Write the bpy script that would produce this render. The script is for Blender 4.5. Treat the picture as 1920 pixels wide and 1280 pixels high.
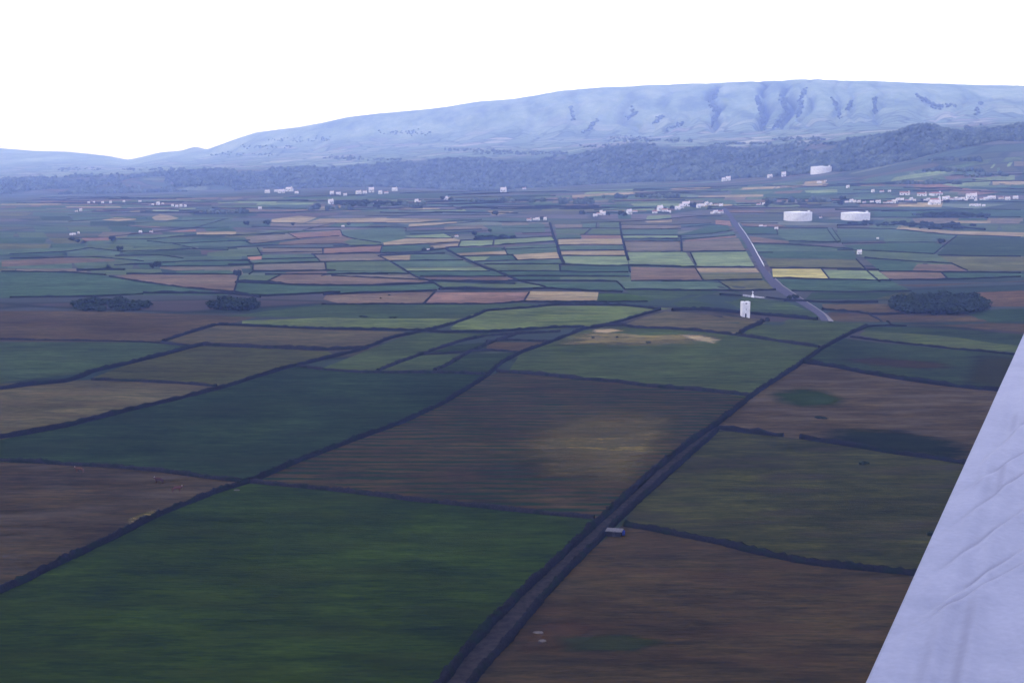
import bpy, bmesh, math, random
import numpy as np
from mathutils import Vector, Matrix
random.seed(7); rng = np.random.default_rng(7)
S = bpy.context.scene
for o in list(bpy.data.objects): bpy.data.objects.remove(o)
COL = S.collection

# ------------------------------------------------------------------ camera
CAMZ, F, W, H = 95.0, 2419.0, 1920.0, 1280.0
YH = 302.0
PITCH = math.atan((H/2 - YH)/F)
cd = bpy.data.cameras.new('camera'); cam = bpy.data.objects.new('camera', cd); COL.objects.link(cam)
cd.sensor_width = 36; cd.lens = F/W*36; cd.clip_start = 0.2; cd.clip_end = 40000
cam.location = (0, 0, CAMZ); cam.rotation_euler = (math.radians(90) - PITCH, 0, 0)
S.camera = cam
# ------------------------------------------------------------------ sky, sun, exposure
SUN_EL, SUN_AZ = math.radians(34), math.radians(252)
wd = bpy.data.worlds.new("World"); S.world = wd; wd.use_nodes = True
nt = wd.node_tree; nt.nodes.clear()
out = nt.nodes.new('ShaderNodeOutputWorld'); bg = nt.nodes.new('ShaderNodeBackground')
sky = nt.nodes.new('ShaderNodeTexSky'); sky.sky_type = 'NISHITA'; sky.sun_disc = False
sky.sun_elevation = SUN_EL; sky.sun_rotation = SUN_AZ; sky.air_density = 1.2; sky.dust_density = 2.0
mx = nt.nodes.new('ShaderNodeMix'); mx.data_type = 'RGBA'; mx.inputs[0].default_value = 0.9
tc = nt.nodes.new('ShaderNodeTexCoord'); nz = nt.nodes.new('ShaderNodeTexNoise'); nz.inputs['Scale'].default_value = 1.6
nz.inputs['Detail'].default_value = 4
cr = nt.nodes.new('ShaderNodeValToRGB')
cr.color_ramp.elements[0].position = .3; cr.color_ramp.elements[0].color = (14.4, 15.0, 23.5, 1)
cr.color_ramp.elements[1].position = .75; cr.color_ramp.elements[1].color = (16.4, 16.8, 25.5, 1)
nt.links.new(tc.outputs['Generated'], nz.inputs['Vector']); nt.links.new(nz.outputs['Fac'], cr.inputs['Fac'])
nt.links.new(sky.outputs[0], mx.inputs[6]); nt.links.new(cr.outputs[0], mx.inputs[7])
nt.links.new(mx.outputs[2], bg.inputs['Color']); bg.inputs['Strength'].default_value = 0.1
nt.links.new(bg.outputs[0], out.inputs['Surface'])
sd = bpy.data.lights.new('sun', 'SUN'); sd.energy = 1.1; sd.angle = math.radians(12); sd.color = (1, .97, .92)
sun = bpy.data.objects.new('sun', sd); COL.objects.link(sun)
_d = Vector((math.sin(SUN_AZ)*math.cos(SUN_EL), math.cos(SUN_AZ)*math.cos(SUN_EL), math.sin(SUN_EL)))
sun.rotation_euler = _d.to_track_quat('Z', 'Y').to_euler()
vs = S.view_settings; vs.view_transform = 'Standard'; vs.look = 'None'; vs.gamma = 1; vs.exposure = 0.0
S.cycles.max_bounces = 4; S.cycles.volume_bounces = 1; S.cycles.diffuse_bounces = 2
HAZE_DENS, HAZE_COL = 1.35e-4, (0.34, 0.50, 1.0)

# ------------------------------------------------------------------ pixels to rays, terrain
cp, sp = math.cos(PITCH), math.sin(PITCH)
def ray(px, py):
    x = (px - W/2)/F; y = -(py - H/2)/F
    return x, cp + y*sp, -sp + y*cp          # dx, dy, dz
def us(px, py):
    dx, dy, dz = ray(px, py); return dx/dy, dz/dy
def curve(pts):
    a = np.array([us(*p) for p in pts]); return a[:, 0], a[:, 1]
K2 = curve([(-900,384),(0,382),(130,380),(500,366),(750,361),(1000,363),(1150,360),(1350,362),(1500,360),(1700,352),(1870,343),(2600,330)])
K3 = curve([(-900,372),(0,366),(180,364),(500,355),(700,350),(900,357),(1060,349),(1200,341),(1380,335),(1500,327),(1600,318),(1700,300),(1800,276),(1870,263),(2600,235)])
K4 = curve([(-900,345),(0,338),(130,333),(350,322),(500,318),(700,309),(850,298),(1000,299),(1060,294),(1200,272),(1300,280),(1400,284),(1500,274),(1600,263),(1700,253),(1800,247),(1870,238),(2600,215)])
K5 = curve([(-900,326),(0,318),(130,314),(240,315),(400,302),(600,288),(900,266),(1100,262),(1300,252),(1500,242),(1870,224),(2600,205)])
K6 = curve([(-900,262),(-200,270),(0,278),(60,283),(130,285),(170,289),(205,293),(240,300),(268,294),(300,286),(340,283),(362,276),(370,276),(388,281),(410,273),(440,262),(480,249),(520,244),(560,239),(610,230),(650,221),(710,214),(780,208),(840,201),(900,191),(960,187),(1000,181),(1050,172),(1100,167),(1200,162),(1300,158),(1400,155),(1500,152),(1600,153),(1650,154),(1700,157),(1800,160),(1870,162),(1960,166),(2600,190)])
def kn(c, u): return np.interp(u, c[0], c[1])
UG = np.linspace(-1.6, 1.6, 1601)
def smooth(v, n):
    k = np.ones(n)/n; return np.convolve(np.pad(v, n//2, mode='edge'), k, mode='valid')[:len(v)]
CV = [smooth(kn(c, UG), n) for c, n in ((K2, 9), (K3, 7), (K4, 5), (K5, 9), (K6, 3))]
def vnoise(x, y, seed=0):
    xi, yi = np.floor(x), np.floor(y); xf, yf = x-xi, y-yi
    xf = xf*xf*(3-2*xf); yf = yf*yf*(3-2*yf)
    def h(a, b):
        v = np.sin(a*127.1 + b*311.7 + seed*74.7)*43758.5453; return v-np.floor(v)
    return (h(xi,yi)*(1-xf)+h(xi+1,yi)*xf)*(1-yf) + (h(xi,yi+1)*(1-xf)+h(xi+1,yi+1)*xf)*yf
def fbm(x, y, n=4, seed=0):
    s = 0; a = .5
    for i in range(n): s = s + a*vnoise(x*2**i, y*2**i, seed+i); a *= .5
    return s
def sst(a, b, x):
    t = np.clip((x-a)/(b-a), 0, 1); return t*t*(3-2*t)
GUL = [(1335, 13, .9), (1425, 13, 1), (1470, 15, 1), (1508, 12, .6), (1566, 9, .35), (1592, 9, .35), (1640, 10, .3), (1250, 14, .3), (1180, 16, .35), (1725, 12, .25), (1790, 10, .25), (1080, 18, .3), (905, 20, .25), (990, 14, .2)]
GUL = [(us(x, 200)[0], w/F, a) for x, w, a in GUL]
DI = {k: smooth(np.interp(UG, [-.3, 0, .26], k), 61) for k in ((2800,2700,2430), (4050,3900,2850), (4900,4600,3350), (6800,6200,4700), (9500,8600,6800))}
def terrain(X, Y):
    X = np.asarray(X, float); Y = np.asarray(Y, float)
    u = np.clip(X/np.maximum(Y, 1), -1.59, 1.59)
    s = [np.interp(u, UG, c) for c in CV]
    t = np.clip((u+.4)/.8, 0, 1)
    di = lambda l, c, r: np.interp(u, UG, DI[(l, c, r)])
    D = [np.full_like(u, 1850.0), di(2800,2700,2430), di(4050,3900,2850), di(4900,4600,3350), di(6800,6200,4700), di(9500,8600,6800), 12500+0*t, 17000+0*t]
    Z = [0*u]+[CAMZ+s[i]*D[i+1] for i in range(5)]
    Z.append(np.minimum(Z[5]*.5, Z[5]-60)); Z.append(0*u)
    z = 0*u
    # slopes for a smooth (hermite) profile
    m = []
    for i in range(8):
        if i in (0, 7): m.append(0*u); continue
        a = (Z[i]-Z[i-1])/(D[i]-D[i-1]); b = (Z[i+1]-Z[i])/(D[i+1]-D[i])
        m.append(np.where(a*b > 0, 2*a*b/(a+b+1e-9), 0))
    for i in range(7):
        h = D[i+1]-D[i]; q = (Y-D[i])/h; w = (q >= 0) & (q < 1)
        q = np.clip(q, 0, 1)
        v = (2*q**3-3*q*q+1)*Z[i]+(q**3-2*q*q+q)*h*m[i]+(-2*q**3+3*q*q)*Z[i+1]+(q**3-q*q)*h*m[i+1]
        z = np.where(w, v, z)
    # relief on the mountain face, gullies running down it
    q = np.clip((Y-D[4])/(D[5]-D[4]), 0, 1.0); env = np.sin(np.pi*np.clip(q, 0, 1))**.8*(Y < D[5])*(Y > D[4])
    hgt = np.clip((Z[5]-Z[4])/300, 0, 1)
    wob = (fbm(Y/420, X/500, 3, 5)-.5)*.02
    rid = np.abs(fbm((u+wob)*22, Y/1400, 5, 11)-.47)*2
    ev2 = env*np.clip(1.15-q, 0, 1)*1.3
    wv = fbm(u*9, Y/2600, 3, 17)
    rg = np.abs(np.sin((u+wob*1.3)*95+wv*9)); z = z - ev2*hgt*sst(-.02, .12, u)*(1-rg)**1.5*34*(.2+wv)
    z = z + ev2*hgt*(rid-.3)*85
    g = 0
    for gu, gw, ga in GUL:
        g = np.maximum(g, ga*np.exp(-((u+wob*1.1-gu)/(gw*.6))**2))
    z = z - ev2*hgt*g*50
    q4 = sst(D[2]-100, D[3], Y)*(1-sst(D[4]-300, D[4]+200, Y))
    z = z + (fbm(X/220, Y/220, 4, 3)-.45)*10*q4
    # escarpment spurs
    q3 = np.sin(np.pi*np.clip((Y-D[2])/(D[3]-D[2]), 0, 1))
    z = z + q3*(np.abs(fbm(X/330, Y/700, 4, 8)-.47)*2-.25)*60
    # shallow dip beyond the near rise on the right
    a = sst(.155, .2, u)*(1-sst(.36, .45, u))
    z = z - a*5.0*sst(762, 796, Y)*(1-sst(850, 1050, Y))
    return z, u, D, q, g, q3
def hz(x, y): return float(terrain(x, y)[0])
def gp(px, py):
    """the point of the ground that the ray through a photo pixel meets first"""
    dx, dy, dz = ray(px, py); u = dx/dy; s = dz/dy
    Y = np.concatenate([np.arange(60, 2000, 4.0), np.arange(2000, 10000, 12.0)])
    z = terrain(Y*u, Y)[0]; below = CAMZ+s*Y < z
    i = int(np.argmax(below)) if below.any() else len(Y)-1
    if i == 0: i = 1
    lo, hi = Y[i-1], Y[i]
    a = (CAMZ+s*lo)-z[i-1]; b = (CAMZ+s*hi)-z[i]
    y = lo+(hi-lo)*(a/(a-b) if a != b else .5)
    return Vector((u*y, y, hz(u*y, y)))

# ------------------------------------------------------------------ helpers
def tag(o, label=None, cat=None, group=None, kind=None):
    if label: o['label'] = label
    if cat: o['category'] = cat
    if group: o['group'] = group
    if kind: o['kind'] = kind
    return o
def mesh_obj(name, verts, faces, mat, parent=None, smooth_=False):
    me = bpy.data.meshes.new(name); me.from_pydata([tuple(v) for v in verts], [], faces)
    if mat: me.materials.append(mat)
    if smooth_: me.polygons.foreach_set('use_smooth', [True]*len(me.polygons))
    o = bpy.data.objects.new(name, me); COL.objects.link(o)
    if parent: o.parent = parent
    return o
def bm_obj(name, bm, mat, parent=None, smooth_=False):
    me = bpy.data.meshes.new(name); bm.to_mesh(me); bm.free(); me.materials.append(mat)
    if smooth_: me.polygons.foreach_set('use_smooth', [True]*len(me.polygons))
    o = bpy.data.objects.new(name, me); COL.objects.link(o)
    if parent: o.parent = parent
    return o
def empty(name, loc, rz=0):
    o = bpy.data.objects.new(name, None); COL.objects.link(o); o.location = loc; o.rotation_euler = (0, 0, rz); return o
def box(bm, x0, x1, y0, y1, z0, z1):
    v = [bm.verts.new(p) for p in ((x0,y0,z0),(x1,y0,z0),(x1,y1,z0),(x0,y1,z0),(x0,y0,z1),(x1,y0,z1),(x1,y1,z1),(x0,y1,z1))]
    for f in ((0,3,2,1),(4,5,6,7),(0,1,5,4),(1,2,6,5),(2,3,7,6),(3,0,4,7)): bm.faces.new([v[i] for i in f])
def cyl(bm, r0, r1, z0, z1, n=16, cx=0, cy=0, cap=True):
    a = [bm.verts.new((cx+r0*math.cos(2*math.pi*i/n), cy+r0*math.sin(2*math.pi*i/n), z0)) for i in range(n)]
    b = [bm.verts.new((cx+r1*math.cos(2*math.pi*i/n), cy+r1*math.sin(2*math.pi*i/n), z1)) for i in range(n)]
    for i in range(n): bm.faces.new((a[i], a[(i+1)%n], b[(i+1)%n], b[i]))
    if cap: bm.faces.new(b); bm.faces.new(a[::-1])
def copy_tree(o, parent=None):
    c = o.copy(); COL.objects.link(c); c.parent = parent
    for ch in [x for x in CH.get(o.name, [])]:
        copy_tree(ch, c)
    return c
CH = {}
def reg(root):
    for o in bpy.data.objects:
        if o.parent: CH.setdefault(o.parent.name, [])
    for k in CH: CH[k] = [o for o in bpy.data.objects if o.parent and o.parent.name == k]

# ------------------------------------------------------------------ materials
def new_mat(name, rough=.9, spec=.2):
    m = bpy.data.materials.new(name); m.use_nodes = True; n = m.node_tree
    b = n.nodes['Principled BSDF']; b.inputs['Roughness'].default_value = rough
    b.inputs['Specular IOR Level'].default_value = spec
    return m, n, b
def pos(n, scale=(1, 1, 1), rot=0):
    g = n.nodes.new('ShaderNodeNewGeometry'); mp = n.nodes.new('ShaderNodeMapping')
    mp.inputs['Scale'].default_value = scale; mp.inputs['Rotation'].default_value = (0, 0, rot)
    n.links.new(g.outputs['Position'], mp.inputs['Vector']); return mp.outputs[0]
def noise(n, vec, scale, detail=4, rough=.6):
    t = n.nodes.new('ShaderNodeTexNoise'); t.inputs['Scale'].default_value = scale
    t.inputs['Detail'].default_value = detail; t.inputs['Roughness'].default_value = rough
    n.links.new(vec, t.inputs['Vector']); return t.outputs['Fac']
def ramp(n, fac, stops):
    r = n.nodes.new('ShaderNodeValToRGB'); e = r.color_ramp.elements
    while len(e) < len(stops): e.new(.5)
    for k, (p, c) in zip(e, stops): k.position = p; k.color = (*c, 1)
    n.links.new(fac, r.inputs['Fac']); return r.outputs[0]
def mix(n, fac, a, b, mode='MIX'):
    m = n.nodes.new('ShaderNodeMix'); m.data_type = 'RGBA'; m.blend_type = mode
    for s, v in ((m.inputs[0], fac), (m.inputs[6], a), (m.inputs[7], b)):
        if isinstance(v, (int, float)): s.default_value = v
        elif isinstance(v, tuple): s.default_value = (*v, 1)
        else: n.links.new(v, s)
    return m.outputs[2]
def sc(c, f): return tuple(x*f for x in c)
def speck(name, c0, c1, scale, rough=.95, spec=0.0, lo=.35, hi=.65):
    m, n, b = new_mat(name, rough, spec)
    n.links.new(ramp(n, noise(n, pos(n), scale), [(lo, c0), (hi, c1)]), b.inputs['Base Color']); return m
PAL = {'g': (.060,.085,.050), 'G': (.048,.088,.016), 't': (.034,.062,.042), 'd': (.026,.042,.024), 'p': (.125,.165,.100),
       'y': (.30,.27,.12), 'n': (.21,.17,.12), 'k': (.145,.092,.085), 'b': (.092,.066,.058), 'o': (.075,.078,.040),
       'l': (.11,.095,.085), 'r': (.24,.12,.10), 'T': (.052,.082,.062), 'c': (.11,.080,.066), 'h': (.022,.032,.026)}
def field_mat(key, second=None, rows=False, f=1.0, soft=False, rot=0.04):
    """grass or soil with world-space mottling, streaks along the direction of working, tufts and wear"""
    c = PAL[key]; q_ = .5 if f < .6 else .78; c = (c[0]*f, c[1]*f*1.05, c[2]*f*q_); m, n, b = new_mat('field_'+key, 1, 0)  # blue cut from the darkened near fields to offset the blue haze
    fine = noise(n, pos(n, (.22, 1, 1), rot), .9, 5, .7)
    big = noise(n, pos(n, (.6, 1, 1), rot), .022, 4, .6)
    col = ramp(n, big, [(.3, sc(c, .66)), (.5, c), (.7, sc(c, 1.4))])
    col = mix(n, 1, col, ramp(n, fine, [(.3, (.66, .68, .70)), (.7, (1.34, 1.3, 1.25))]), 'MULTIPLY')
    l2 = noise(n, pos(n, (.30, 1, 1), rot), .10, 5, .7); l3 = noise(n, pos(n, (.22, 1, 1), rot+.02), .34, 4, .7)
    col = mix(n, 1, col, ramp(n, l2, [(.34, (.66, .68, .70)), (.66, (1.42, 1.36, 1.28))]), 'MULTIPLY')
    col = mix(n, 1, col, ramp(n, l3, [(.34, (.62, .68, .66)), (.66, (1.42, 1.34, 1.32))]), 'MULTIPLY')
    s2 = sc(PAL[second], f) if second else (c[0]*1.35, c[1]*1.02, c[2]*.95)
    med = noise(n, pos(n, (.3, 1, 1), rot), .085, 5, .65)
    fac = ramp(n, med, [(.48, (0, 0, 0)), (.66, (1, 1, 1))])
    col = mix(n, fac, col, mix(n, .55, col, s2))
    if rows:   # broken drill rows with green growth
        w = n.nodes.new('ShaderNodeTexWave'); w.wave_type = 'BANDS'; w.bands_direction = 'Y'
        w.inputs['Scale'].default_value = .055; w.inputs['Distortion'].default_value = 5; w.inputs['Detail'].default_value = 3
        w.inputs['Detail Scale'].default_value = 1.2
        n.links.new(pos(n, (.35, 1, 1), rot), w.inputs['Vector'])
        t = n.nodes.new('ShaderNodeMath'); t.operation = 'MULTIPLY'
        n.links.new(ramp(n, w.outputs['Fac'], [(.5, (0, 0, 0)), (.75, (1, 1, 1))]), t.inputs[0])
        n.links.new(ramp(n, noise(n, pos(n, (.12, 1, 1), rot), .35, 4, .7), [(.40, (0, 0, 0)), (.52, (1, 1, 1))]), t.inputs[1])
        col = mix(n, t.outputs[0], col, sc((.022, .062, .018), f))
    dk = ramp(n, noise(n, pos(n, (.25, 1, 1), rot), .28, 3, .5), [(.66, (1, 1, 1)), (.76, (.62, .66, .62))])
    col = mix(n, 1, col, dk, 'MULTIPLY')
    n.links.new(col, b.inputs['Base Color'])
    bp = n.nodes.new('ShaderNodeBump'); bp.inputs['Strength'].default_value = .5; bp.inputs['Distance'].default_value = .5
    n.links.new(fine, bp.inputs['Height']); n.links.new(bp.outputs[0], b.inputs['Normal'])
    if soft:   # ragged edge of a patch of weeds, bare soil or painted reflection
        a = n.nodes.new('ShaderNodeAttribute'); a.attribute_name = 'inside'
        ad = n.nodes.new('ShaderNodeMath'); ad.operation = 'ADD'; n.links.new(a.outputs['Fac'], ad.inputs[0])
        n.links.new(noise(n, pos(n, (.3, 1, 1), rot), .16, 6, .75), ad.inputs[1])
        n.links.new(ramp(n, ad.outputs[0], [(.62, (0, 0, 0)), (.98, (.85, .85, .85))]), b.inputs['Alpha'])
    return m
MATC = {}
def FMG(key, f, soft=False):
    k = (key, f, soft)
    if k not in MATC:
        a = {'K': ('b', None, True), 'N': ('n', 'b', False), 'B': ('b', 'n', False), 'O': ('o', 'b', False)}.get(key, (key, None, False))
        MATC[k] = field_mat(a[0], a[1], a[2], f, soft)
    return MATC[k]
FSC = {'P': .29, 'Q': .46, 'R': .42, 'U': .50, 'V': .46}  # nearer tiles darkened in colour to deepen the hazy foreground

# ------------------------------------------------------------------ the ground: one sheet from below the aircraft to past the mountain
us_ = np.concatenate([np.linspace(-1.5, -.5, 40, endpoint=False), np.linspace(-.5, .5, 760), np.linspace(.5, 1.5, 41)[1:]])
ys_ = np.concatenate([[40], np.geomspace(60, 1850, 60, endpoint=False), np.linspace(1850, 5200, 230, endpoint=False), np.linspace(5200, 9800, 230, endpoint=False), np.linspace(9800, 17000, 24)])
ys_ = np.sort(np.concatenate([ys_, np.linspace(755, 1060, 40)]))
UU, YY = np.meshgrid(us_, ys_); XX = UU*YY
ZZ, _, DD, QM, GG, Q3 = terrain(XX, YY)
nc, nr = len(us_), len(ys_)
me = bpy.data.meshes.new('ground')
me.vertices.add(nc*nr); me.vertices.foreach_set('co', np.stack([XX, YY, ZZ], -1).ravel())
ii = (np.arange(nr-1)[:, None]*nc+np.arange(nc-1)[None]).ravel()
quads = np.stack([ii, ii+1, ii+nc+1, ii+nc], -1).astype(np.int32)
me.loops.add(quads.size); me.loops.foreach_set('vertex_index', quads.ravel())
me.polygons.add(len(quads)); me.polygons.foreach_set('loop_start', np.arange(len(quads), dtype=np.int32)*4)
me.polygons.foreach_set('use_smooth', np.ones(len(quads), bool)); me.update()
at = me.color_attributes.new('cover', 'FLOAT_COLOR', 'POINT')
nzs = fbm(XX/160, YY/160, 4, 21)
forest = sst(DD[2]-25, DD[2]+25, YY+160*(nzs-.47))*(1-sst(DD[3]-60, DD[3]+60, YY+700*(nzs-.47)))
forest = forest*np.clip(sst(.36, .50, fbm(XX/210, YY/150, 4, 61))+sst(-.22, -.06, UU), 0, 1)
upl = sst(DD[3]-50, DD[3]+150, YY)
env = np.sin(np.pi*np.clip(QM, 0, 1))*(YY > DD[4])*(YY < DD[5])
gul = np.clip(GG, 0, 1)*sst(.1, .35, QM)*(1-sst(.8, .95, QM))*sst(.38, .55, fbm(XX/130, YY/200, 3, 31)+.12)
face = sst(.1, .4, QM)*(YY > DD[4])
colr = np.stack([forest, upl, gul, face], -1)
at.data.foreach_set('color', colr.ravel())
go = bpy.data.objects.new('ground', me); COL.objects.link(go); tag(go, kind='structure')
m, n, b = new_mat('ground', 1, 0)
a = n.nodes.new('ShaderNodeAttribute'); a.attribute_name = 'cover'; sp_ = n.nodes.new('ShaderNodeSeparateColor'); n.links.new(a.outputs['Color'], sp_.inputs[0])
def vor(scale, feature, rot=.06, sx=.4, rnd=.85):
    v = n.nodes.new('ShaderNodeTexVoronoi'); v.feature = feature; v.voronoi_dimensions = '2D'; v.inputs['Scale'].default_value = scale
    v.inputs['Randomness'].default_value = rnd
    n.links.new(pos(n, (sx, 1, 1), rot), v.inputs['Vector']); return v
v1 = vor(.016, 'F1'); h1 = n.nodes.new('ShaderNodeSeparateColor'); n.links.new(v1.outputs['Color'], h1.inputs[0])
plain = ramp(n, h1.outputs[0], [(0, PAL['g']), (.2, PAL['T']), (.4, PAL['l']), (.55, PAL['t']), (.7, PAL['o']), (.85, PAL['b']), (1, PAL['p'])])
upf = ramp(n, h1.outputs[1], [(0, (.13,.17,.12)), (.3, (.17,.21,.14)), (.55, (.10,.14,.10)), (.8, (.22,.24,.18)), (1, (.16,.15,.12))])
v2 = vor(.008, 'F1', .12, 1.0); h2 = n.nodes.new('ShaderNodeSeparateColor'); n.links.new(v2.outputs['Color'], h2.inputs[0])
upf2 = ramp(n, h2.outputs[1], [(0, (.12,.17,.12)), (.3, (.17,.22,.15)), (.5, (.10,.14,.105)), (.75, (.23,.27,.18)), (.9, (.17,.16,.14)), (1, (.32,.33,.25))])
e2 = vor(.008, 'DISTANCE_TO_EDGE', .12, 1.0)
e1 = vor(.016, 'DISTANCE_TO_EDGE')
hed = ramp(n, e1.outputs['Distance'], [(.03, (0, 0, 0)), (.09, (1, 1, 1))])
face_c = mix(n, .15, ramp(n, noise(n, pos(n, (1, .2, 1)), .0065, 8, .68), [(.36, (.07,.10,.075)), (.5, (.15,.20,.13)), (.66, (.24,.29,.20))]), upf2)
c = mix(n, sp_.outputs[1], plain, upf2); c = mix(n, .8, c, hed, 'MULTIPLY') if False else c
hedu = ramp(n, e2.outputs['Distance'], [(.04, (0, 0, 0)), (.10, (1, 1, 1))])
hed = mix(n, sp_.outputs[1], hed, hedu)
hedc = mix(n, hed, (.025, .035, .025), c)
c = mix(n, .75, c, hedc)
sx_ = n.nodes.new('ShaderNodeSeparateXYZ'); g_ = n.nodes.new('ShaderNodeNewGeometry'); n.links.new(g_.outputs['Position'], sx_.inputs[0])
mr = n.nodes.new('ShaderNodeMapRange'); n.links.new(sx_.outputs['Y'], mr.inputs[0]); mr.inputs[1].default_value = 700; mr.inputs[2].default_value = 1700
c = mix(n, mr.outputs[0], mix(n, 1, c, (.36, .36, .36), 'MULTIPLY'), mix(n, 1, c, (.85, .85, .85), 'MULTIPLY'))  # foreground darkness put into the land colour, offsetting the haze
c = mix(n, a.outputs['Alpha'], c, face_c)
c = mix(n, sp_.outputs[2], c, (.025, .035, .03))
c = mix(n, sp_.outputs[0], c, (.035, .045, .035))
c = mix(n, .8, c, ramp(n, noise(n, pos(n, (.3, 1, 1), .04), .03, 6, .7), [(.3, (.75, .78, .8)), (.7, (1.25, 1.22, 1.2))]), 'MULTIPLY')
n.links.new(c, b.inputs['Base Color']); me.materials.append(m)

# low land and shore all round and behind, under the edge of the modelled terrain
ZB = float(ZZ.min())-.6
o = mesh_obj('plain', [(-30000, -14000, ZB), (30000, -14000, ZB), (30000, 19000, ZB), (-30000, 19000, ZB)], [(0, 1, 2, 3)], speck('far_land', (.03,.045,.03), (.06,.075,.045), .01)); tag(o, kind='structure')
# ------------------------------------------------------------------ fields, walls
SC = {'P': (0, 0, 1), 'A': (128, 380, 6.4), 'B': (428, 380, 6.4), 'C': (700, 380, 6.4), 'D': (980, 380, 6.4), 'E': (1240, 380, 6.4), 'F': (1570, 330, 6.4),
      'Q': (600, 500, 3.84), 'R': (120, 500, 3.84), 'U': (1080, 500, 4.74), 'V': (1450, 500, 4.414)}
def pts(tile, txt):
    ox, oy, s = SC[tile]; r = []
    for q in txt.split(): x, y = q.split(','); r.append((ox+float(x)/s, oy+float(y)/s))
    return r
NF = 0
def field(tile, mat, txt, off=None, f=None):
    global NF
    P = pts(tile, txt); bm = bmesh.new(); vs_ = []
    for i, p in enumerate(P):
        q = P[(i+1) % len(P)]; k = max(1, int(math.dist(p, q)/30))
        for j in range(k): vs_.append(gp(p[0]+(q[0]-p[0])*j/k, p[1]+(q[1]-p[1])*j/k))
    fc = bm.faces.new([bm.verts.new((v.x, v.y, 0)) for v in vs_])
    bm.normal_update()
    if bm.faces[:][0].normal.z < 0: bmesh.ops.reverse_faces(bm, faces=bm.faces[:])
    bmesh.ops.triangulate(bm, faces=bm.faces[:])
    for _ in range(4):
        lg = [e for e in bm.edges if e.calc_length() > 45]
        if not lg: break
        bmesh.ops.subdivide_edges(bm, edges=lg, cuts=1); bmesh.ops.triangulate(bm, faces=[x for x in bm.faces if len(x.verts) > 4])
    o_ = .012+.0008*(NF % 17) if off is None else off
    for v in bm.verts:
        d = v.co.y; v.co.z = hz(v.co.x, d)+o_+(.25 if d > 1800 else (.08 if d > 700 else 0))
    NF += 1
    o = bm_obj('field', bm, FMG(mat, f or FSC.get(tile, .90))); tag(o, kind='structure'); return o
def patch(mat, txt, off=.10, f=.24):
    P = pts('P', txt); G = []
    for i, p in enumerate(P):
        q = P[(i+1) % len(P)]
        for j in range(4): G.append(gp(p[0]+(q[0]-p[0])*j/4, p[1]+(q[1]-p[1])*j/4))
    c = sum(G, Vector())/len(G); V = []; A = []; n_ = len(G); K = 9
    for k in range(1, K+1):
        for g in G:
            x, y = c.x+(g.x-c.x)*k/K*1.25, c.y+(g.y-c.y)*k/K*1.25; V.append((x, y, hz(x, y)+off)); A.append(1-k/K)
    V.append((c.x, c.y, hz(c.x, c.y)+off)); A.append(1.0)
    Fc = [(k*n_+i, k*n_+(i+1) % n_, (k+1)*n_+(i+1) % n_, (k+1)*n_+i) for k in range(K-1) for i in range(n_)]
    Fc += [(len(V)-1, (i+1) % n_, i) for i in range(n_)]
    o = mesh_obj('field_patch', V, Fc, FMG(mat, f, True)); tag(o, kind='structure')
    at = o.data.attributes.new('inside', 'FLOAT', 'POINT'); at.data.foreach_set('value', A); return o
def new_wall_mat(name, c0, c1):
    m, n, b = new_mat(name, 1, 0)
    col = ramp(n, noise(n, pos(n), 1.6, 6, .75), [(.35, c0), (.68, c1)])
    gr = ramp(n, noise(n, pos(n), .25, 4, .6), [(.5, (0, 0, 0)), (.62, (1, 1, 1))])
    col = mix(n, gr, col, (.006, .010, .006)); n.links.new(col, b.inputs['Base Color']); return m
WM = new_wall_mat('lava_stone', (.004, .004, .006), (.014, .013, .015))
WMP = new_wall_mat('weathered_stone', (.008, .008, .010), (.022, .020, .022))
WALLS = []
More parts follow.
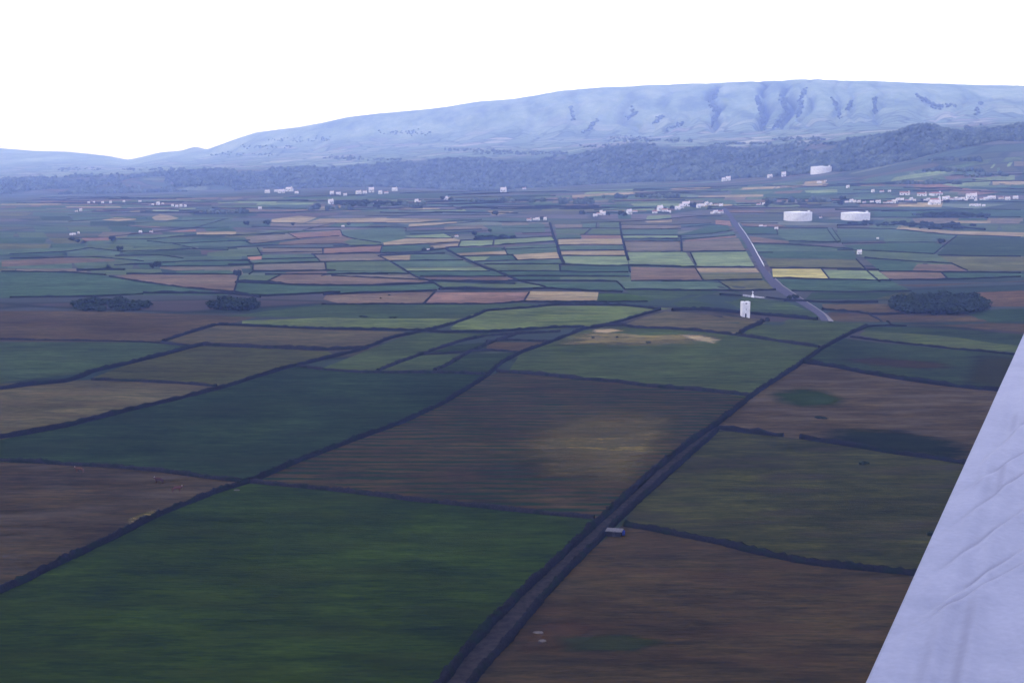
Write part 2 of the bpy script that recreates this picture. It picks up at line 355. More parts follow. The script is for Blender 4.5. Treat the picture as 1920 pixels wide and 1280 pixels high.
def wall(P, w=1.2, h=1.4, label=None, group=None, mat=None, name='stone_wall', cat='stone wall'):
    """rough dry stone wall following the ground, uneven in height and width"""
    G = []
    for i in range(len(P)-1):
        a_, b_ = P[i], P[i+1]; k = max(1, int(math.dist(a_, b_)/14))
        for j in range(k+(i == len(P)-2)): G.append(gp(a_[0]+(b_[0]-a_[0])*j/k, a_[1]+(b_[1]-a_[1])*j/k))
    L = [0]
    for i in range(1, len(G)): L.append(L[-1]+(G[i]-G[i-1]).to_2d().length)
    if L[-1] < 1: return
    step = 1.0 if G[0].y < 420 else (2.5 if G[0].y < 900 else (6 if G[0].y < 1600 else 12)); N = max(2, min(700, int(L[-1]/step)))
    t = np.linspace(0, L[-1], N); gx = np.interp(t, L, [g.x for g in G]); gy = np.interp(t, L, [g.y for g in G])
    if N > 12:   # soften the corners
        for _ in range(3):
            gx[1:-1] = (gx[:-2]+2*gx[1:-1]+gx[2:])/4; gy[1:-1] = (gy[:-2]+2*gy[1:-1]+gy[2:])/4
    dx, dy = np.gradient(gx), np.gradient(gy); l = np.hypot(dx, dy)+1e-9; nx, ny = -dy/l, dx/l
    gz = terrain(gx, gy)[0]
    hh = h*(.55+.8*fbm(t/5, 0*t+gx[0], 4, 2)+rng.uniform(-.16, .16, N)); ww = w*(.62+.7*fbm(t/7, 0*t+5, 4, 9)+rng.uniform(-.12, .12, N))
    prof = [(-.5, -.3), (-.47, .45), (-.3, .95), (.05, 1.02), (.33, .9), (.48, .4), (.5, -.3)]
    V = []
    for k in range(N):
        for a_, b_ in prof:
            jj = 1+random.uniform(-.16, .16)
            V.append((gx[k]+nx[k]*a_*ww[k]*jj, gy[k]+ny[k]*a_*ww[k]*jj, gz[k]+b_*hh[k]*jj))
    m_ = len(prof); Fc = []
    for k in range(N-1):
        for j in range(m_-1): q = k*m_+j; Fc.append((q, q+1, q+m_+1, q+m_))
    Fc.append(tuple(range(m_))); Fc.append(tuple(range((N-1)*m_+m_-1, (N-1)*m_-1, -1)))
    o = mesh_obj(name, V, Fc, mat or WM, smooth_=True)
    # origin at the wall's start
    p0 = Vector((gx[0], gy[0], gz[0])); o.data.transform(Matrix.Translation(-p0)); o.location = p0
    tag(o, label, cat, group); WALLS.append(o); return o
def W_(tile, txt, w, h, *a, **k): return wall(pts(tile, txt), w*.85, h*.85, *a, **k)

# lines of the near walls, in photo pixels, read off the photograph
LANE_L = '790,1330 840,1265 885,1208 960,1130 1040,1055 1115,985 1165,940 1230,880 1300,825 1345,795 1420,735 1490,690 1540,655 1590,628 1625,613'
LANE_R = '850,1330 895,1265 945,1210 1010,1130 1080,1055 1150,985 1200,937 1270,874 1345,808'
DIAG2 = '-40,1128 60,1083 130,1048 200,1015 300,965 400,925 480,900 560,865 652,830 756,792 834,755 912,706 938,682 978,661 1030,643 1095,617 1122,614 1164,603 1196,593 1238,581'
DIAG1 = '-40,828 60,812 128,799 198,781 250,768 328,750 419,727 485,706 537,690 615,672 678,656 730,635 782,624 834,612 886,595 912,583 990,578 1043,572 1095,572 1160,573 1206,577 1238,581'
CROSS5 = '-40,862 60,867 120,871 213,876 292,883 395,897 464,904 533,911 620,919 720,931 769,938 872,948 975,959 1061,967 1114,972'
# near fields
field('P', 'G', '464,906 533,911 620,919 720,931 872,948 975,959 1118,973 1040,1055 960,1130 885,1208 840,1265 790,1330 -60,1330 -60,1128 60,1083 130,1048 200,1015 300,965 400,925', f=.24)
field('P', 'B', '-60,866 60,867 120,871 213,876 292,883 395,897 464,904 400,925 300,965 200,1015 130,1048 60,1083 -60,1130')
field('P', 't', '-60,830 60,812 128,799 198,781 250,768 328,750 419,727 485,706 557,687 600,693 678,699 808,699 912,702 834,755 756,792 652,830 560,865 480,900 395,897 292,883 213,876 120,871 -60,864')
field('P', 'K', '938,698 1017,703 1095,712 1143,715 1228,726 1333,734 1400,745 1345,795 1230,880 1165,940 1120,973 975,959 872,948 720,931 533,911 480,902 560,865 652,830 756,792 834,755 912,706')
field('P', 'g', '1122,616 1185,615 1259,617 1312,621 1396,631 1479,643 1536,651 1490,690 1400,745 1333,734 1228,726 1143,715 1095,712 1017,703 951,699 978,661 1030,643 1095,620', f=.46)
patch('N', '1075,628 1125,614 1185,615 1300,622 1350,634 1290,645 1200,648 1100,646 1040,648', .09, .5)
patch('n', '990,805 1110,765 1270,775 1250,850 1180,925 1020,905 965,860', .09, .24)  # pale worn ground, partly a window reflection painted into the colour
patch('n', '238,972 290,955 300,962 262,985 238,985', .09, .4)
patch('n', '1108,618 1150,616 1170,620 1140,625 1112,624', .12, 1.0)
patch('n', '1275,628 1310,628 1352,637 1340,644 1300,638', .12, 1.0)
field('P', 'O', '1345,808 1409,812 1469,818 1509,823 1589,835 1668,849 1748,859 1808,869 1980,900 1980,1120 1708,1076 1609,1067 1509,1055 1429,1039 1350,1019 1270,1003 1165,985 1200,937 1270,874')
field('P', 'B', '1509,681 1563,688 1631,702 1699,713 1767,723 1869,733 1980,748 1980,900 1808,869 1748,859 1668,849 1589,835 1509,823 1409,812 1346,806 1345,795 1420,735 1490,690', f=.38)
patch('G', '1440,735 1500,728 1545,732 1585,748 1570,762 1500,764 1455,752', .10)
patch('d', '1560,800 1680,806 1800,825 1830,850 1820,866 1748,857 1668,847 1589,833 1545,820', .09)
field('P', 'b', '1165,985 1270,1003 1350,1019 1429,1039 1509,1055 1609,1067 1708,1076 1980,1120 1980,1330 850,1330 895,1265 945,1210 1010,1130 1080,1055')
patch('k', '1000,1168 1090,1158 1120,1180 1060,1215 960,1225', .09)
patch('g', '1040,1195 1180,1188 1260,1203 1200,1222 1060,1222', .10)
field('P', 'T', '1595,636 1643,642 1699,647 1767,654 1869,662 1980,672 1980,748 1869,733 1767,723 1699,713 1631,702 1563,688 1509,681 1540,655 1580,633')
patch('b', '1560,672 1640,670 1760,678 1800,690 1740,694 1620,684', .09)
patch('o', '1828,664 1869,664 1980,676 1980,744 1869,731 1800,720', .10)
field('P', 'p', '1622,620 1700,625 1790,632 1869,644 1980,655 1980,670 1869,660 1767,652 1699,645 1610,628')
field('P', 'T', '1600,614 1700,614 1800,618 1980,632 1980,655 1869,644 1790,632 1700,625 1622,620', off=.05)
# path between the two lane walls
def strip(name, P, Q, mat, off):
    A = [gp(*p) for p in P]; B = [gp(*p) for p in Q]; N = 90
    def rs(G):
        L = np.cumsum([0]+[(G[i]-G[i-1]).length for i in range(1, len(G))]); t = np.linspace(0, L[-1], N)
        return np.interp(t, L, [g.x for g in G]), np.interp(t, L, [g.y for g in G])
    ax, ay = rs(A); bx, by = rs(B); V = []
    for k in range(N):
        for s_ in (0, .25, .5, .75, 1):
            x = ax[k]*(1-s_)+bx[k]*s_; y = ay[k]*(1-s_)+by[k]*s_; V.append((x, y, hz(x, y)+off+(.25 if y > 1800 else (.08 if y > 700 else 0))))
    Fc = [(k*5+j, k*5+j+1, k*5+j+6, k*5+j+5) for k in range(N-1) for j in range(4)]
    o = mesh_obj(name, V, Fc, mat); tag(o, kind='structure'); return o
strip('path', pts('P', LANE_L)[:10], pts('P', LANE_R), speck('dirt', (.014,.012,.011), (.028,.024,.021), .5), .06)

# middle ground right of the path and round the tower
field('U', 'l', '790,400 1000,408 1320,435 1650,470 1690,500 1560,540 1430,600 1090,570 850,550 520,535 440,510 600,450')
field('U', 'g', '1690,490 1890,470 1890,470 2300,480 2560,500 2440,590 2280,700 1890,680 1450,600 1560,540')
field('U', 'T', '1100,250 1390,240 1450,260 1890,320 2180,440 2180,455 1890,440 1450,405 1100,380 950,372 850,330')
field('U', 'p', '205,350 600,350 860,372 750,385 550,440 400,490 200,540 0,540 -230,560 -700,560 -1100,560 -1120,545 -950,430 -700,375 -300,352')
field('U', 'G', '205,240 470,240 700,290 640,315 180,315', off=.05)
field('U', 'T', '440,205 870,215 1400,215 1500,240 1000,250 840,300 700,290 470,235', off=.05)
# left middle ground
field('R', 'b', '200,320 760,340 1400,360 1240,400 1100,420 900,480 720,530 600,545 -700,530 -700,320')
field('R', 'T', '-700,540 600,545 880,575 700,640 500,690 200,760 -700,860')
field('R', 'l', '1100,425 1250,425 1900,450 2540,475 2300,545 2090,600 1900,605 1300,580 900,560 720,530')
field('R', 'o', '1000,568 1300,580 1900,610 1960,640 1600,730 1400,790 1150,865 900,845 600,830 200,800 500,690 700,640')
field('R', 'l', '200,815 600,830 900,845 1100,865 800,960 500,1030 300,1080 30,1150 -700,1290 -700,850')
field('Q', 'g', '700,478 900,478 1200,478 1240,500 1000,540 850,590 600,680 420,750 0,735 300,620 500,540')
field('Q', 'd', '850,600 1000,560 1250,540 1420,545 1350,600 1050,620 900,620 700,640', off=.05)
field('Q', 'b', '1200,545 1640,545 1450,610 1200,605', off=.06)
field('Q', 'g', '700,640 1050,625 830,750 420,752', off=.05)
field('Q', 'd', '1050,630 1450,615 1300,700 1220,770 840,755', off=.05)
field('Q', 'p', '-560,390 0,368 500,375 1080,370 900,430 750,455 0,445 -560,420', off=.04)
field('Q', 'T', '-700,360 0,275 740,275 1100,275 1450,262 1600,275 1500,300 1200,318 1090,365 500,372 0,365', off=.02)

# the mosaic of small fields in the middle distance, tile by tile: key + outline
MID = '''
A c 490,890 640,870 800,860 1300,870 1960,860 2030,880 1980,1090 1500,1035 1000,970 700,930
A T 620,670 1080,635 1300,660 1400,700 800,720
A g 620,560 1000,530 1250,515 1360,540 1000,580 660,600
A T 170,500 250,460 520,455 520,475 300,510
A n 400,210 560,180 800,190 820,205 600,225
A n 720,105 920,95 920,105 760,112
A n 1000,180 1100,140 1230,160 1330,190 1180,215 1040,210
A c 700,270 1100,290 1090,310 900,305
A n 1540,355 1940,345 2020,350 2000,385 1540,385
A r 1200,350 1530,325 1530,345 1300,350
A k 150,420 490,415 490,455 200,460
A b -800,700 0,660 560,680 560,700 0,730 -800,770
A t -900,830 0,830 480,880 700,930 1000,970 1500,1035 1980,1095 1900,1110 800,1110 0,1130 -900,1150
A T -900,560 0,540 200,520 260,550 0,590 -900,620
A t 1100,740 1930,705 2160,700 2160,740 1930,760 1100,765
A l 1100,770 1930,770 2180,760 2190,790 1930,800 1290,815 1100,790
A t 1290,820 1930,810 2000,840 1930,860 1300,865
A g 560,420 1390,370 1390,400 900,440 560,445
A T 640,465 1000,455 1290,495 1960,465 2080,470 2170,500 1900,530 1350,530 1250,510 800,530
B l 190,410 720,370 830,435 500,470 280,500
B k 720,370 1340,330 1370,400 830,440
B c 620,475 1330,400 1500,430 1320,490 850,510 600,510
B g 1340,440 1560,440 1850,490 1700,515 1480,520
B l 410,540 1130,550 1130,610 410,600
B k 1150,545 1850,515 1820,595 1150,615
B g 130,560 370,545 400,625 230,640 0,650 -250,640 -250,600
B r 230,655 400,645 400,680 250,690
B T 410,630 1000,620 1060,670 400,680
B T 260,690 1070,670 1110,710 300,735
B l 1020,625 1720,610 1830,635 1860,650 1060,660
B l 1060,665 1830,645 1920,700 1120,710
B l 300,745 1160,720 1170,810 300,820
B g 1180,715 1920,695 2100,820 1180,815
B T 1200,825 2100,825 2170,855 1190,860
B l 1180,870 2180,865 2400,915 1900,900 1240,890
B c 500,930 640,870 700,835 1180,820 1180,880 1900,905 2380,930 2480,960 1900,990 1100,990 480,950
B g 130,870 600,870 470,945 110,935
B t 110,950 480,955 1100,1000 1900,1000 2480,975 2540,1030 1900,1070 1300,1080 600,1120 100,1100 60,1090
B l 510,245 900,260 1280,250 1150,300 500,290
B n 520,200 850,160 1060,180 900,250 520,235
B n 910,250 1100,195 1900,185 1900,240 1280,245
B T 1200,290 1300,250 1740,250 1650,290
B t 400,260 500,230 510,290 360,290
B g 100,390 700,330 1000,330 860,350 180,400
B T 1370,340 1900,300 2100,310 2150,440 1850,485 1600,440 1370,395
B n 1120,50 1500,35 1400,75 1100,75
C n 120,480 400,430 960,430 1050,450 1020,475 700,495 130,515
C p 370,400 850,375 960,415 500,430
C p 1040,460 1440,450 1430,515 1020,530
C p 1460,445 2130,410 2180,460 1700,495 1450,515
C n 680,520 1020,490 1010,530 870,540 700,545
C t 120,525 670,500 680,545 100,600
C k -470,530 0,520 100,520 80,600 -480,610
C l 90,640 500,625 440,690 190,690
C n 110,650 440,630 430,690 190,690
C T 450,625 870,620 1070,685 440,695
C T 210,705 1080,695 1220,765 350,780
C p 360,785 1290,775 1390,820 410,825
C t 430,830 1460,825 1590,890 560,890
C b 600,895 1590,890 1780,945 700,940
C g 750,950 1300,980 1780,970 2040,980 2090,1020 1700,1030 850,1030 800,1010
C k 740,1078 1860,1075 1800,1185 1400,1215 620,1215
C t 870,545 1570,535 1590,580 990,605
C n 980,610 1590,580 1600,630 1050,640
C p 1090,650 1400,645 1330,695 1210,705
C t 1400,645 1660,630 1720,695 1330,700
C n 1680,625 2200,595 2260,675 1720,690
C T 1590,535 2200,490 2210,590 1660,625 1600,610
C T 1240,715 2270,680 2270,735 1330,740
C g 1330,745 2230,740 2240,820 1500,815
C t 1530,825 2240,825 2240,870 1610,875
C t 1640,885 2240,885 2240,935 1740,940
C c 0,1080 740,1075 600,1215 -400,1215 -600,1160 -560,1100
C n 200,1085 730,1080 600,1205 300,1200
C n -100,905 650,930 700,955 400,975 -100,985
C n 430,260 1000,230 1000,245 650,280 420,290
C n 30,190 900,200 500,240 0,240
C t 1200,370 1700,365 1700,420 1250,440
C T 1360,290 2050,240 2060,350 1400,360
C l 850,290 1300,270 1380,310 860,335
C n 1370,100 1690,110 1500,150 1430,150
C n 1000,630 1000,630 1600,590 1600,630
D l 380,260 710,265 710,305 400,305
D g 390,315 800,320 740,375 400,375
D g 850,315 1175,315 1180,380 780,380
D T 720,250 880,250 880,300 720,300
D g 920,240 1165,235 1170,300 920,300
D n 430,440 1190,430 1210,505 430,510
D k 700,390 1190,395 1190,430 710,435
D T 410,380 690,385 690,430 420,430
D T 440,520 1215,515 1220,570 450,575
D n 460,585 1225,575 1240,640 470,635
D p 480,645 1250,645 1270,750 500,740
D l 1225,470 1880,470 1900,590 1250,585
D p 1260,595 1900,590 1960,600 2060,750 1900,765 1280,750
D p 1190,400 1860,395 1860,430 1200,430
D T 1190,325 1860,320 1860,385 1190,385
D l 1190,270 1900,270 1900,315 1190,315
D p 1480,200 1500,160 1780,150 1780,190 1500,205
D n 1460,225 1790,205 1790,235 1500,240
D t 480,760 1270,760 1270,835 460,820
D t -200,840 1280,845 1290,885 -200,885
D g -100,890 1290,890 1300,940 -100,935
D c 1300,770 2080,790 2160,930 1300,935
D T 1170,950 2280,945 2500,1040 1220,1040
D t 170,965 1130,960 1220,1040 1200,1065 300,1020
D n 90,1065 910,1075 890,1190 10,1185
D l -250,240 310,240 310,260 -250,280
D p 1000,75 1580,60 1580,90 820,95
D t 1140,140 1240,135 1300,150 1300,195 1150,195
E p 360,600 1020,590 1120,770 420,765
E n 410,785 1130,785 1180,840 450,840
E o 460,850 1190,850 1220,925 500,925
E o 700,945 1230,935 1370,1040 840,1050
E l 260,465 930,430 1010,580 260,590
E k 270,450 860,400 900,400 900,420 300,465
E T 210,435 650,400 870,340 880,395 260,445
E t 220,380 640,270 800,270 830,340 220,400
E k 650,210 820,220 850,290 650,260
E y 1330,795 1920,795 2010,920 1340,900
E p 1930,805 2600,820 2760,935 2030,920
E t 1390,920 2500,935 2760,940 3000,1060 1560,1060
E o 1240,670 2340,690 2440,790 1300,780
E t 1180,590 2300,580 2350,680 1230,665
E T 1400,320 2060,310 2180,460 1530,460 1400,400
E t 960,290 1360,300 1400,380 1030,385
E c 1050,400 1530,465 1530,490 1090,480
E c 950,250 1400,260 1500,290 980,285
E T 1100,510 2200,530 2300,575 1160,590
E o 1230,90 1740,50 1790,90 1500,120 1260,115
E c 790,90 1220,95 1240,120 830,120
E l 1260,830 1300,820 1330,900 1290,880
F t 330,990 930,1040 960,1060 900,1140 510,1140
F c 960,1060 1380,1065 1560,1140 900,1145 920,1100
F c 510,1150 1250,1160 1310,1240 640,1245
F t 1260,1160 2300,1170 2300,1210 1320,1230
F g 170,890 700,910 1150,940 1220,950 1500,1060 1000,1045 330,980
F o 1220,965 2300,970 2300,1140 1580,1140 1420,1070
F d 1430,730 2300,750 2300,960 1210,950 1190,935
F t 60,830 700,810 1210,810 1280,830 1150,935 700,910 180,885
F n 750,590 880,620 1400,660 2300,680 2300,730 1900,720 1280,690 700,640
F g 360,610 560,560 780,570 750,630 400,630
F T 0,640 680,640 1100,690 1400,720 1360,760 1100,740 500,740 0,740
F d 780,560 1370,570 1780,620 1780,660 900,640
F n 1380,540 1840,540 1840,570 1400,570
F t 440,440 1300,400 2300,410 2300,500 800,500 450,500
F k 700,90 1240,100 1600,160 2000,190 1700,230 1000,130
F d 1100,30 1500,60 1500,110 1250,80
F T 0,120 900,130 1000,200 300,220 0,200
V o 800,265 1000,215 1180,215 1180,260 1000,270
V c 420,350 400,310 980,310 1250,385 780,390
V b 450,380 800,400 1250,400 1560,390 1890,470 2300,480 2300,560 1400,490 520,480
V b 1000,150 2300,120 2300,100 1200,170
V t 1560,380 1880,350 2300,350 2300,470 1850,470 1640,400
V t 320,215 1040,215 840,270 260,275
V k 1650,215 2300,190 2300,330 1790,330 1700,260
V o 960,300 980,275 1000,300 960,310
'''
for ln in MID.strip().splitlines():
    t_, k_, rest = ln.split(' ', 2)
    P_ = rest.split()
    if len(set(P_)) >= 4: field(t_, k_, rest)

# walls close to the aircraft, each its own thing
HG = 'dry stone walls dividing the near fields'
W_('P', LANE_L, 2.3, 2.0, 'dark thick wall running from bottom centre up to the right, left-hand side of the narrow lane', HG)
W_('P', LANE_R, 1.9, 1.7, 'dark wall on the right-hand side of the narrow lane, ending where the lane closes', HG)
W_('P', DIAG2, 2.0, 1.8, 'long dark wall curving from the lower left corner between dark green and brown fields', HG)
W_('P', DIAG1, 2.4, 1.9, 'long dark wall climbing rightward above the big dark green field on the left', HG)
W_('P', CROSS5, 1.5, 1.5, 'wall crossing above the bright green field and below the brown ploughed field', HG, WMP)
W_('P', '1172,985 1215,992 1270,1003 1350,1019 1429,1039 1509,1055 1609,1067 1708,1076 1800,1090 1960,1116', 2.6, 1.7, 'wide dark wall running right from the stone hut to under the wing', HG)
W_('P', '1346,804 1409,812 1469,818', 2.6, 1.9, 'short thick piece of wall starting at the top of the lane, left of the gap', HG)
W_('P', '1500,822 1589,835 1668,849 1748,859 1808,869 1960,897', 2.2, 1.9, 'dark wall right of the gap, running down towards the wing edge', HG)
W_('P', '1509,681 1563,688 1631,702 1699,713 1767,723 1869,733 1960,744', 2.6, 2.3, 'dark wall above the patch of bright green weeds, reaching the right side', HG)
W_('P', '1595,632 1643,639 1699,645 1767,653 1869,662 1960,672', 1.6, 1.5, 'thin wall under the pale green strip at the right', HG)
W_('P', '557,687 600,693 678,699 740,699 808,699 912,702', 2.0, 1.5, 'wall along the upper side of the big dark green field', HG, WMP)
W_('P', '932,697 1017,703 1095,712 1143,715 1228,726 1333,734 1409,743', 2.8, 1.8, 'thick grey wall between the brown ploughed field and the pasture above it', HG, WMP)
W_('P', '1112,612 1171,610 1185,615 1259,617 1312,621 1396,631 1479,643 1536,651', 3.0, 1.8, 'grey wall along the top of the pasture with the bare tan patches', HG, WMP)
W_('P', '-40,735 60,722 128,716 172,698 250,680 302,667 349,654 380,647', 3.0, 2.1, 'thick double wall rising from the left side to a corner', HG)
W_('P', '380,647 458,651 540,654 615,657 690,653', 3.2, 2.0, 'thick grey wall running right from the corner at left middle', HG, WMP)
W_('P', '-40,636 128,639 200,640 276,642 354,648', 1.4, 1.2, 'thin faint wall meeting the thick corner at left middle', HG, WMP)
W_('P', '307,640 354,625 406,609 445,611 520,614 615,618 700,619 782,620 834,624 912,624 990,618 1095,613', 2.6, 1.8, 'long wall under the pale green strip, bending at its left end', HG)
W_('P', '172,712 276,716 354,720 406,725', 2.0, 1.4, 'short wall ending against the long diagonal at left', HG, WMP)
W_('P', '709,695 756,677 821,654 860,641 912,630 990,625 1050,622', 2.6, 1.6, 'curved brownish wall, leftmost round the small plots in the centre', HG, WMP)
W_('P', '816,695 847,680 873,663 925,641 965,628', 2.8, 1.6, 'short curved wall through the middle of the small plots', HG, WMP)
W_('P', '782,665 834,663 912,657 978,661', 2.0, 1.2, 'lower of the two thin cross walls in the small plots', HG, WMP)
W_('P', '912,640 965,638 1027,641', 2.6, 1.3, 'upper of the two thin cross walls in the small plots', HG, WMP)
W_('P', '1260,583 1312,581 1386,587 1479,595 1532,600', 3.6, 2.6, 'dark hedge-topped wall passing behind the white tower', HG)
W_('P', '1384,629 1395,620 1407,614 1425,607 1439,601', 3.5, 2.2, 'short shrubby wall below the white tower', HG)
W_('P', '1625,613 1660,611 1700,612', 1.5, 1.2, 'short low wall leading right from the far end of the lane', HG)
W_('P', '1541,581 1609,586 1643,591 1699,588 1745,586', 2.4, 1.8, 'curved dark wall between the road and the oval grove', HG)
W_('P', '1631,591 1650,600 1672,610', 1.6, 1.1, 'short slanting wall below the curved wall near the oval grove', HG, WMP)
W_('P', '1350,553 1370,554 1390,556', 2.4, 1.6, 'short dark wall left of the white cross', HG)
W_('P', '1437,558 1460,561 1484,564', 2.4, 1.6, 'dark wall running from the white cross to the road', HG)
